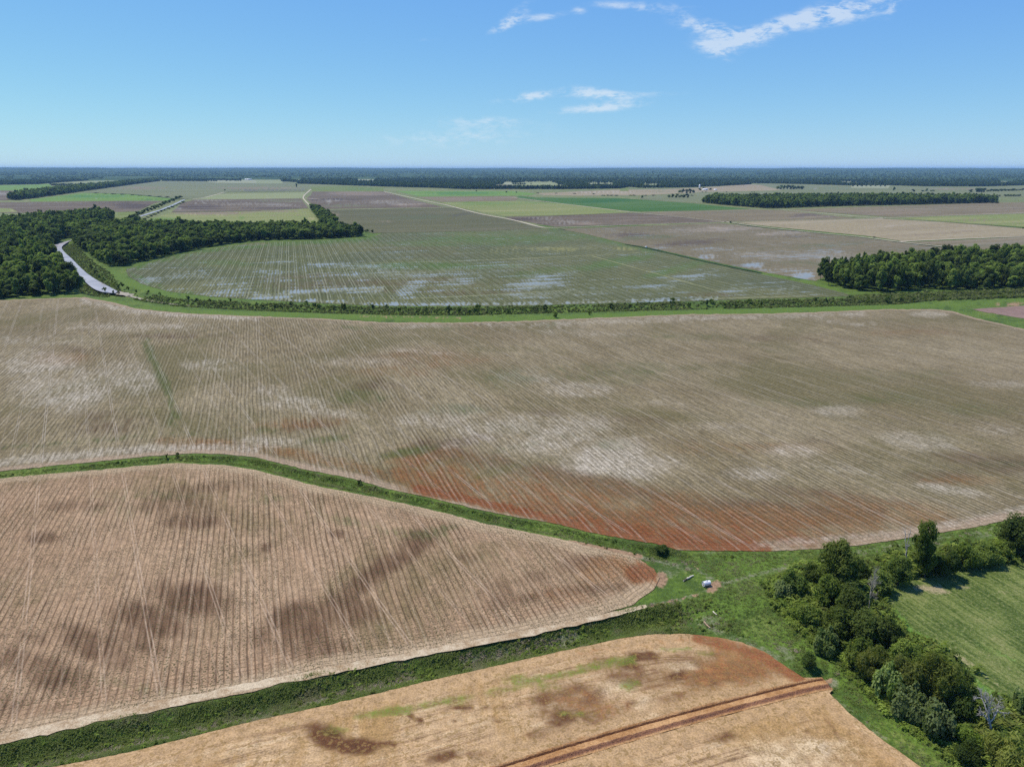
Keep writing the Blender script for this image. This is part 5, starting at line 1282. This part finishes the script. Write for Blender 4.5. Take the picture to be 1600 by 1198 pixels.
# lone trees, copses and tree rows out on the plain (px, base y, top y, width)
def far_tree(x, yb, yt, w, label, group=None, i=0):
    me = far_protos[i % 4]
    o = bpy.data.objects.new('tree', me); COL.objects.link(o)
    p = G(x, yb)
    dep = p.y * CP + CAM_H * SP
    o.location = p; s = w * .5 / FOC * dep / 6.2
    o.scale = (s, s, height_to(x, yb, yt) / 15.0); o.rotation_euler = (0, 0, i * 1.7)
    tag(o, label, 'tree', group)
far_tree(463.5, 293, 285, 3, 'single narrow tree out on the plain in front of the far forest', None, 1)
far_tree(351.5, 298, 295.6, 3, 'tiny dark tree at the corner of a far farm track', None, 2)
far_tree(1003.5, 310, 303.5, 5, 'lone round tree beside the deep green crop', None, 3)
far_tree(1397, 298.4, 292, 4.5, 'lone round tree behind the long far wood', None, 0)
for x, yb, yt, w, lb, gp in (
    [(1062 + q * 5.2, 302 - abs(q - 2) * .1, 295.6 - (q % 2) * .9, 6.5, 'tree of the small copse just in front of the white farm buildings', 'copse in front of the farm') for q in range(5)] +
    [(1046 + q * 5.5, 309, 303.4 - (q % 3) * .6, 6.5, 'tree in the small row nearest the corner of the long far wood', 'tree row near the far wood') for q in range(6)] +
    [(1215 + q * 4.8, 296 - (q % 2) * .15, 289.4 - (q % 2) * .3, 6.5, 'tree of the oblong copse standing alone in a far field', 'oblong copse') for q in range(9)] +
    [(1427, 299.5, 295.6, 6, 'rounded tree alone just behind the long far wood', None), (1442, 299.4, 296.6, 5, 'small tree beginning a short row behind the far wood', None), (1448, 299.4, 293.4, 5, 'tallest tree of the short row behind the far wood', None), (1456, 299.4, 296, 8, 'bushy tree ending the short row behind the far wood', None)] +
    [(1516, 300.6, 295.8, 8, 'small round copse tree beside the bigger dark copse', None)] + [(1526 + q * 4, 300.4, 293.6, 6, 'tree of the bigger dark copse', 'bigger dark copse') for q in range(4)] +
    [(1544 + q * 5, 299.6 - q * .2, 295.8 - (q % 3) * .7, 7, 'tree in the row running on from the dark copse', 'tree row beyond the dark copse') for q in range(13)] +
    [(1553 + q * 4, 307, 304.6 - (q % 2) * .3, 5, 'low bushy tree in the hedge line ahead of the dark copse', 'hedge line') for q in range(3)] + [(1572 + q * 4, 307, 303.2 - (q % 2) * .3, 6, 'tree in the clump of the hedge line', 'hedge line clump') for q in range(6)] +
    [(1549, 317.6, 312.4, 7, 'ragged small tree just off the tip of the long far wood', None), (1557, 317.6, 313.6, 8, 'low dark tree at the outermost tip of the long far wood', None)] +
    [(80 + q * 4, 290 - q * .02, 286.6 - (q % 3) * .5, 5, 'tree in the short dark row above the bright green field', 'short row above the green field') for q in range(9)] +
    [(118 + q * 5, 290 - q * .09, 286.8 - (q % 3) * .5 - q * .07, 6, 'tree in the row behind the diagonal tree line', 'row behind the diagonal tree line') for q in range(13)] +
    [(802 + q * 3.6, 288.6, 286 - (q % 2) * .4, 4.5, 'low tree at the edge of a forest clearing', 'trees at the clearing') for q in range(6)] + [(830, 288, 286.2, 3, 'isolated small tree inside the forest clearing', None), (874, 289.4, 285.6, 6, 'larger tree at the end of the forest clearing', None)] +
    [(1332 + q * 7.2, 291.6, 287.6 - (q * 7 % 3) * .8, 4.2, 'slender tree of the spaced row before the straw field', 'spaced trees before the straw field') for q in range(8)] +
    [(322 + q * 4, 283.5, 280.8 - (q % 2) * .4, 4, 'tree in the far row in front of the white shed', 'trees before the white shed') for q in range(5)] + [(354, 283, 280.4, 3, 'first of two slim trees before the white shed', None), (360, 283, 280.2, 4, 'second of two slim trees before the white shed', None)] + [(368 + q * 3.6, 283, 280.6, 4, 'tree in the little clump beside the white shed', 'clump by the white shed') for q in range(3)] +
    [(840 + q * 29, 302 + q * .55, 300.7 + q * .5, 5.5, 'low dark bush in the spaced line behind the deep green crop', 'spaced bushes behind the green crop') for q in range(4)] + [(x_, 306, 304.4, 7, 'flat dark bush on the far edge of the deep green crop', 'bushes on the crop edge') for x_ in (943, 950, 956, 963, 985, 990, 1009, 1020, 1081)] +
    [(x_, 301, 299.4, 3, 'tiny bush below the white farm buildings', 'tiny bushes') for x_ in (1098, 1103, 1135, 1174, 1178)] + [(807, 301.6, 299.4, 3, 'tiny bush at the end of the bright crop strip', None), (744, 299.2, 297.2, 4, 'small dark bush before the forest edge', None), (791, 301, 298.6, 4.5, 'dark bush on the bright crop strip', None)] +
    [(1093.6, 297.4, 293.8, 5.5, 'dark tree at the foot of the white silo', None), (1100.5, 295.4, 292.4, 5, 'tree just behind the white barn', None), (1110.6, 297, 293.2, 6, 'tree between the two white farm buildings', None)] +
    [(572.5, 363.4, 356.8, 8, 'rounded tree just off the end of the long wood', None), (581.5, 363, 359, 6.5, 'smaller bush beside the rounded tree off the end of the long wood', None)] +
    [(216, 347, 334.6, 13, 'big rounded tree on the bank of the far canal', None)] +
    [(204 + q * 5.2, 341 - q * 2.05, 335.6 - q * 2.0 - (q % 3) * .7, 9, 'tree in the hedge along the far straight canal', 'hedge along the far canal') for q in range(16)] +
    [(226 + q * 5.4, 343 - q * 2.35, 340 - q * 2.35, 7, 'low bush on the open bank of the far canal', 'bushes on the far canal bank') for q in range(12)] +
    [(150 + q * 14, 302.2 + q * .75, 300.9 + q * .75, 8, 'low bush in the thin hedge dividing far fields', 'thin dividing hedge') for q in range(9)] +
    [(1142, 348, 345.4, 5, 'dark bush at the junction of two pale dirt roads', None), (1598, 357.4, 354.4, 5, 'bush at the end of the dark drain by the yellow field', None), (1366, 371.4, 369.4, 4, 'small brown bush on the dirt road', None)]):
    far_tree(x, yb, yt, w, lb, gp, int(x) + int(yb))

# ------------------------------------------------------------------ scrub and shrubs along the levee, and undergrowth
SHR = [(429, 482, 8), (439, 481, 6), (455, 478, 9), (471, 481, 7), (479, 478, 10), (491, 480, 9), (499, 482, 10), (522, 483, 7), (537, 483, 12), (582, 482, 10), (605, 482, 8), (624, 486, 7), (632, 482, 6), (665, 488, 9), (701, 488, 13), (716, 488, 12), (746, 488, 16), (767, 491, 7), (734, 489, 9), (795, 490, 9),
       (851, 484, 11), (866, 496, 13), (922, 492, 8), (955, 481, 9), (984, 481, 8), (1050, 475, 12), (1077, 479, 8), (1105, 477, 12), (1112, 475, 10), (1170, 474, 10), (1190, 477, 8), (1132, 478, 7), (1150, 480, 6), (1275, 471, 9), (1291, 472, 8), (1386, 471, 10), (1392, 468, 9), (1408, 469, 8), (1427, 470, 7),
       (184, 450, 9), (191, 448, 9), (200, 453, 7), (214, 457, 7), (232, 458, 6), (250, 461, 6), (295, 468, 9), (307, 471, 7), (328, 472, 7), (360, 471, 7), (160, 440, 9), (163, 455, 8), (178, 458, 6), (185, 459.5, 6), (345, 476, 6), (390, 478, 7), (410, 480, 7), (150, 428, 8), (156, 434, 8), (142, 420, 8)]
for i, (x, y, w) in enumerate(SHR):
    plant('shrub', 'shrub_%d' % (i % 3), x, y, y - w * .85, w, None, 'small dark shrub dotted along the scrubby canal levee', 'shrub', 'shrubs along the canal levee')

def prof_z(P):
    W = np.column_stack([P, np.zeros(len(P))]); return land_z(W, None)
ru = np.random.default_rng(31)
def band(line, half_px_top, half_px_bot, spacing, seed):
    up = [(x, y - half_px_top) for x, y in line]; dn = [(x, y + half_px_bot) for x, y in line][::-1]
    return ground_points(up + dn, spacing, seed)
# scrub proto: low leafy tufts
tufts = []
for i in range(4):
    rng = np.random.default_rng(300 + i)
    cl = [(rng.normal(0, .45), rng.normal(0, .45), rng.uniform(.15, .5), rng.uniform(.25, .5)) for _ in range(6)]
    me = foliage_mesh('tuft', rng, cl, 110, .26, .5, aspect=1.8, up=.6)
    me.materials.append(L[('fresh', 'broad', 'dark', 'olive')[i]])
    tufts.append(me)
scrubtufts = []
for i in range(4):
    me = tufts[i].copy(); me.materials.clear(); me.materials.append(L['scrub'] if i != 2 else L['dark']); scrubtufts.append(me)
grasstuft = []
for i in range(3):
    rng = np.random.default_rng(320 + i)
    n = 22
    p = rng.normal(0, .28, (n, 2)); a = rng.uniform(0, 6.28, n); hgt = rng.uniform(.08, .32, n); w = rng.uniform(.05, .10, n); ln = rng.uniform(.25, .55, n)
    V = np.zeros((n, 3, 3)); ca, sa = np.cos(a), np.sin(a)
    V[:, 0] = np.column_stack([p[:, 0] - sa * w, p[:, 1] + ca * w, np.zeros(n)]); V[:, 1] = np.column_stack([p[:, 0] + sa * w, p[:, 1] - ca * w, np.zeros(n)])
    V[:, 2] = np.column_stack([p[:, 0] + ca * ln, p[:, 1] + sa * ln, hgt])
    me = mesh_np('grass_tuft', V.reshape(-1, 3), np.arange(3 * n).reshape(n, 3))
    fattr(me, 'tint', np.repeat(rng.uniform(0, 1, n), 3))
    me.materials.append(L['grassblade'] if i < 2 else DRY)
    grasstuft.append(me)

P1 = band(CHANNEL, 8.0, 1.5, 2.3, 1)
P1 = P1[P1[:, 0] < 700]
n1_ = np.array([mnoise.noise(Vector((x * .03, y * .03, 1))) for x, y in P1])
P1 = P1[n1_ + ru.normal(0, .25, len(P1)) > -.28]
P1b = ground_points([(1330, 463), (1400, 460), (1500, 456), (1700, 452), (1700, 462), (1600, 465), (1500, 468.5), (1400, 471), (1320, 472)], 2.6, 2)
P1c = ground_points([(97, 384), (114, 377), (130, 395), (150, 412), (170, 425), (190, 446), (182, 453), (158, 440), (141, 429), (127, 418), (113, 403), (103, 393)], 3.0, 3)
P1d = ground_points([(126, 458), (118, 440), (99, 416), (84, 396), (86, 394), (100, 408), (118, 424), (131, 439), (150, 452), (172, 457), (160, 460)], 3.4, 4)
SC = np.concatenate([P1, P1b, P1c, P1d])
s_ = ru.uniform(.7, 1.8, len(SC)); s_[len(P1):len(P1) + len(P1b)] *= 1.45
scatter('scrub', scrubtufts, np.column_stack([SC, prof_z(SC)]), s_, ru.uniform(0, 6.28, len(SC)), ru.choice(4, len(SC), p=(.2, .3, .3, .2)), label='low scrub and weeds along the canal levee', cat='scrub')

HEDGE_BED = [(1208, 908), (1232, 892), (1270, 884), (1330, 880), (1440, 868), (1560, 850), (1620, 842), (1620, 872), (1530, 880), (1450, 892), (1388, 908), (1380, 940), (1396, 970), (1412, 990), (1450, 1011), (1500, 1056), (1530, 1090), (1570, 1102), (1640, 1160), (1760, 1260), (1700, 1340), (1580, 1236), (1500, 1180), (1420, 1124), (1350, 1062), (1275, 988), (1222, 945)]
PU = ground_points(HEDGE_BED, .85, 5)
FR_ = [(1200, 905), (1212, 935), (1240, 968), (1275, 997), (1350, 1070), (1420, 1132), (1500, 1190), (1570, 1245)]
PF = ground_points([(x + 6, y - 8) for x, y in FR_] + [(x - 6, y + 7) for x, y in FR_[::-1]], .8, 15)
FR2 = [(1384, 915), (1378, 940), (1394, 972), (1412, 994), (1452, 1014), (1502, 1058), (1532, 1093), (1572, 1105)]
PF = np.concatenate([PF, ground_points([(x - 4, y - 3) for x, y in FR2] + [(x + 4, y + 3) for x, y in FR2[::-1]], .9, 16), ground_points([(1460, 886), (1530, 872), (1620, 858), (1620, 872), (1530, 882), (1460, 896)], 1.0, 17)])
nPF = len(PF); PU = np.concatenate([PU, PF])
nn = np.array([mnoise.noise(Vector((x * .09, y * .09, 2))) for x, y in PU])
fsc = np.ones(len(PU)); fsc[-nPF:] = .55
fix_ = ru.choice(4, len(PU), p=(.5, .25, .1, .15)); fix_[-nPF:] = ru.choice(4, nPF, p=(.85, .15, 0, 0))
scatter('undergrowth', tufts, np.column_stack([PU, np.full(len(PU), -.05)]), (.9 + 1.3 * np.clip(nn + .4, 0, 1)) * ru.uniform(.7, 1.6, len(PU)) * fsc, ru.uniform(0, 6.28, len(PU)), fix_, label='tangled undergrowth and vines filling the hedge', cat='undergrowth')

# grass and weeds of the ditches, lane and junction
GP = []
ditch1 = [(x, y - 4) for x, y in DITCH1_TOP] + [(x, y + 1.5) for x, y in DITCH1_BOT[::-1]]
g1 = ground_points(ditch1, .42, 6)
jun = [(1000, 948), (1060, 938), (1100, 928), (1130, 920), (1120, 905), (1060, 890), (1010, 876), (1060, 862), (1113, 862), (1200, 863), (1280, 859), (1340, 854), (1400, 846), (1475, 834), (1600, 809), (1660, 796), (1660, 835), (1560, 850), (1440, 868), (1330, 880), (1270, 884), (1230, 892), (1208, 908), (1222, 945), (1275, 988), (1350, 1062), (1420, 1124), (1500, 1180), (1580, 1236), (1560, 1280), (1440, 1198), (1375, 1154), (1325, 1114), (1296, 1084), (1278, 1066), (1255, 1058), (1230, 1040), (1200, 1019), (1160, 1001), (1120, 993), (1075, 988), (1025, 988)]
g2 = ground_points(jun, .9, 7)
ditch2 = DITCH2_TOP + DITCH2_BOT[::-1]
g3 = ground_points(ditch2, .6, 8)
keepg = []
for g_ in (g1, g2, g3):
    pxg = PXn(np.column_stack([g_, np.zeros(len(g_))]))
    S = paint(pxg, [m for m in marks if m[0] in ('pale', 'clay', 'moist')])
    bare = np.maximum(S[:, 3] * 1.6, S[:, 2] * (1.3 if g_ is g2 else .5)) + (.15 if g_ is g2 else 0)
    keepg.append((g_[ru.uniform(0, 1, len(g_)) > bare], None))
GP = np.concatenate([k[0] for k in keepg])
pxg = PXn(np.column_stack([GP, np.zeros(len(GP))]))
S = paint(pxg, [m for m in marks if m[0] in ('pale', 'moist')])
dryp = np.clip(S[:, 2] * .6, 0, .6)
kind = np.where(ru.uniform(0, 1, len(GP)) < dryp, 2, ru.integers(0, 2, len(GP)))
nn = np.array([mnoise.noise(Vector((x * .12, y * .12, 5))) for x, y in GP])
scatter('grass', grasstuft, np.column_stack([GP, prof_z(GP)]), (.85 + .6 * nn) * ru.uniform(.6, 1.4, len(GP)), ru.uniform(0, 6.28, len(GP)), kind, label='rough grass of the ditches, lane and track junction', cat='grass')
# broader weeds in the ditches
wd = np.concatenate([ground_points(DITCH1_TOP + DITCH1_BOT[::-1], 1.25, 9), ground_points([(1000, 948), (1100, 935), (1180, 930), (1220, 950), (1200, 1000), (1120, 985), (1025, 986)], 1.9, 10), ground_points(ditch2, 2.6, 11), ground_points([(1020, 868), (1200, 866), (1240, 872), (1200, 876), (1130, 878)], 2.6, 12)])
nn = np.array([mnoise.noise(Vector((x * .1, y * .1, 9))) for x, y in wd])
wd = wd[nn + ru.normal(0, .2, len(wd)) > -.05]
scatter('weeds', tufts, np.column_stack([wd, prof_z(wd)]), ru.uniform(.25, .75, len(wd)), ru.uniform(0, 6.28, len(wd)), ru.choice(4, len(wd), p=(.5, .25, .1, .15)), label='broad leaved weeds growing in the ditches', cat='weeds')
print('stuff', len(SC), len(PU), len(GP), len(wd))

# ------------------------------------------------------------------ things on the land
def plain(name, c, rough=.6, metal=0.0, grime=None):
    m, t, out = new_mat(name)
    P = t.n('ShaderNodeTexCoord').outputs['Object']
    n = t.noise(P, 1.7, 4, .6)
    g = grime or tuple(x * .62 for x in c)
    t.t.links.new(principled(t, t.mix(t.ss(n, .45, .72), c, g), rough, None, .4, metal), out.inputs[0])
    return m
GALV = plain('galvanised_steel', (.62, .62, .64), .42, .25)
RUST = plain('rusty_steel', (.24, .12, .06), .8)
WHITE = plain('white_sheet_metal', (.78, .78, .76), .5)
ROOF = plain('pale_metal_roof', (.74, .74, .73), .4)
DARKM = plain('dark_opening', (.03, .03, .03), .8)
TIMBER = plain('weathered_timber', (.34, .24, .15), .9)
PALEW = plain('peeled_wood', (.62, .55, .42), .8)

def lathe(profile, k=28):
    V, F = [], []
    for x, r in profile:
        for j in range(k):
            a = 2 * math.pi * j / k
            V.append((x, r * math.cos(a), r * math.sin(a)))
    for i in range(len(profile) - 1):
        for j in range(k):
            F.append((i * k + j, (i + 1) * k + j, (i + 1) * k + (j + 1) % k, i * k + (j + 1) % k))
    return np.array(V), np.array(F)
def box(cx, cy, cz, sx, sy, sz):
    V = np.array([(cx + a * sx / 2, cy + b * sy / 2, cz + c * sz / 2) for a in (-1, 1) for b in (-1, 1) for c in (-1, 1)])
    F = np.array([(0, 1, 3, 2), (4, 6, 7, 5), (0, 4, 5, 1), (2, 3, 7, 6), (0, 2, 6, 4), (1, 5, 7, 3)])
    return V, F
def empty(name, loc, rz=0, label=None, cat=None, group=None):
    o = bpy.data.objects.new(name, None); COL.objects.link(o)
    o.location = loc; o.rotation_euler = (0, 0, rz)
    return tag(o, label, cat, group)
def part(name, vf, mat, parent, smooth=False):
    v, f = vf
    return link(name, mesh_np(name, v, f, smooth), mat, parent)

# the metal tank lying on its side by the bare patch
w = G(1103.5, 914.5)
tk = empty('metal_tank', (w.x, w.y, 0), R(20), 'pale grey metal tank lying on its side beside the bare earth patch', 'tank')
rt, ln = .62, .92
prof = []
for i in range(49):
    x = -ln + 2 * ln * i / 48
    prof.append((x, rt + .022 * math.cos(i * math.pi / 2)))
v, f = lathe(prof, 32); v[:, 2] += rt + .03
part('shell', (v, f), GALV, tk, True)
for s in (-1, 1):
    pr = [(s * ln, rt + .03), (s * (ln + .03), rt + .03), (s * (ln + .03), rt - .05), (s * (ln - .06), rt - .06)]
    v, f = lathe(pr, 32); v[:, 2] += rt + .03
    part('rim', (v, f[:, ::-s]), GALV, tk)
    pr = [(s * (ln - .055), rt - .055), (s * (ln - .02), rt * .5), (s * (ln - .01), .001)]
    v, f = lathe(pr, 32); v[:, 2] += rt + .03
    e = part('end_plate', (v, f[:, ::-s]), GALV, tk)
    v, f = lathe([(s * (ln - .02), .16), (s * (ln + .07), .16), (s * (ln + .07), .001)], 14); v[:, 2] += rt * .62
    part('drain_cap', (v, f[:, ::-s]), RUST, e)
v, f = lathe([(0, .2), (.14, .2), (.14, .001)], 16)
v = v[:, [2, 1, 0]]; v[:, 2] += 2 * rt + .03
part('filler_cap', (v, f), GALV, tk)
for s in (-.6, .6):
    part('cradle', join([box(s, -.4, .07, .16, .4, .2), box(s, .4, .07, .16, .4, .2)]), TIMBER, tk)

def log(name, x0, y0, x1, y1, r, mat, label, knob=True, endm=None):
    a, b = G(x0, y0), G(x1, y1)
    d = b - a; L_ = d.length
    o = empty(name, (a.x, a.y, r * .8), math.atan2(d.y, d.x), label, 'log')
    rg = np.random.default_rng(int(x0))
    pts = [(L_ * k / 6, rg.normal(0, .04), rg.normal(0, .03)) for k in range(7)]
    part('stem', tube(pts, [r * (1.1 - .07 * k) for k in range(7)], 8), mat, o, True)
    if knob:
        part('stub', tube([(L_ * .55, 0, 0), (L_ * .6, .25, .35)], [r * .4, r * .25], 6), mat, o)
    for x in (0, L_):
        v, f = lathe([(x, r * (1.08 if x == 0 else .66)), (x + (.015 if x else -.015), .001)], 10)
        part('cut_end', (v, f), endm or PALEW, o)
    return o
log('fallen_log', 1073, 904.5, 1083.5, 899.5, .22, PALEW, 'dark fallen log with a pale peeled stretch in the weeds left of the metal tank'.replace(' left of ', ' near '))
log('fallen_log', 1068, 908, 1074, 904, .18, BARK, 'short dark log end to end with the peeled log near the metal tank')
log('timber_post', 1100, 972, 1109, 981.5, .2, TIMBER, 'orange brown timber lying across the dry grey weeds')
log('fence_rail', 1114, 955.5, 1119.5, 960.5, .14, PALEW, 'short pale rail lying in the grass above the brown timber', False)

# farm buildings far out on the plain
def barn(x, y, wpx, dm, hw, hr, rz, label, cat='barn', mat=WHITE, doors=2):
    p = G(x, y); dep = p.y * CP + CAM_H * SP
    W_ = wpx / FOC * dep
    o = empty('barn', p, rz, label, cat)
    part('wall', box(0, 0, hw / 2, W_, dm, hw), mat, o)
    v = np.array([(sx * W_ * .52, sy * dm * .54, hw + .05 if sy else hw + hr) for sx in (-1, 1) for sy in (-1, 0, 1)] + [(sx * W_ * .52, sy * dm * .54, hw - .3 if sy else hw + hr - .35) for sx in (-1, 1) for sy in (-1, 0, 1)])
    f = np.array([(0, 3, 4, 1), (1, 4, 5, 2), (6, 7, 10, 9), (7, 8, 11, 10), (0, 1, 7, 6), (1, 2, 8, 7), (3, 9, 10, 4), (4, 10, 11, 5), (0, 6, 9, 3), (2, 5, 11, 8)])
    part('roof', (v, f), ROOF, o)
    g = np.array([(sx * W_ * .5, sy * dm * .5, hw if sy else hw + hr * .93) for sx in (-1, 1) for sy in (-1, 0, 1)])
    part('gable', (g, np.array([(0, 1, 2), (3, 5, 4)])), mat, o)
    for k in range(doors):
        part('door', box((k - (doors - 1) / 2) * W_ * .4, -dm / 2 - .04, hw * .4, W_ * .16, .1, hw * .8), DARKM, o)
    return o
barn(1101.5, 297.4, 7.4, 16, 4.6, 3.4, .12, 'larger white farm shed among the dark trees')
barn(1117.5, 297.6, 4.4, 12, 3.8, 2.6, -.1, 'smaller white farm shed apart from the trees')
p = G(1093, 293.6)
si = empty('silo', p, 0, 'pale upright silo standing behind the white farm sheds', 'silo')
v, f = lathe([(0, 4.2), (14, 4.2)], 18); part('tower', (v[:, [2, 1, 0]], f), WHITE, si, True)
v, f = lathe([(14, 4.4), (15.6, 3.4), (16.8, 1.6), (17.2, .01)], 18); part('dome', (v[:, [2, 1, 0]], f), GALV, si, True)
barn(777, 284.6, 6.5, 30, 8, 4, .3, 'white building at the edge of the far forest clearing', 'building')
barn(388, 281.4, 9.5, 30, 7, 4, .0, 'long white shed on the far edge of the plain', 'shed')
barn(1551.5, 272.4, 2.4, 60, 14, 10, .0, 'white speck of a building far off in the forest', 'building', WHITE, 1)
# white pump standing by the field drain
p = G(1009.5, 387)
pu = empty('field_pump', (p.x, p.y, 0), .4, 'small white pump unit beside the drain of the puddled field', 'pump')
part('housing', box(0, 0, .95, 2.6, 1.5, 1.3), WHITE, pu); part('skid', box(0, 0, .18, 3.2, 1.7, .25), RUST, pu)
v, f = lathe([(1.3, .22), (3.2, .22)], 12); v[:, 2] += .7; part('pipe', (v, f), RUST, pu, True)
v, f = lathe([(0, .1), (.9, .1)], 8); v = v[:, [2, 1, 0]] + np.array((.6, 0, 1.6)); part('exhaust', (v, f), RUST, pu)

# ------------------------------------------------------------------ the air: thin even haze
import bmesh
hm, t, out = new_mat('haze')
pv = t.n('ShaderNodeVolumePrincipled')
pv.inputs['Color'].default_value = (0.34, 0.62, 1.0, 1)
pv.inputs['Density'].default_value = 3.0e-5
pv.inputs['Anisotropy'].default_value = 0.0
t.t.links.new(pv.outputs[0], out.inputs['Volume'])
v, f = box(0, 0, 79, 64000, 64000, 168)
link('haze', mesh_np('haze', v, f), hm, kind='stuff', label='thin bluish haze over the whole plain', cat='haze')
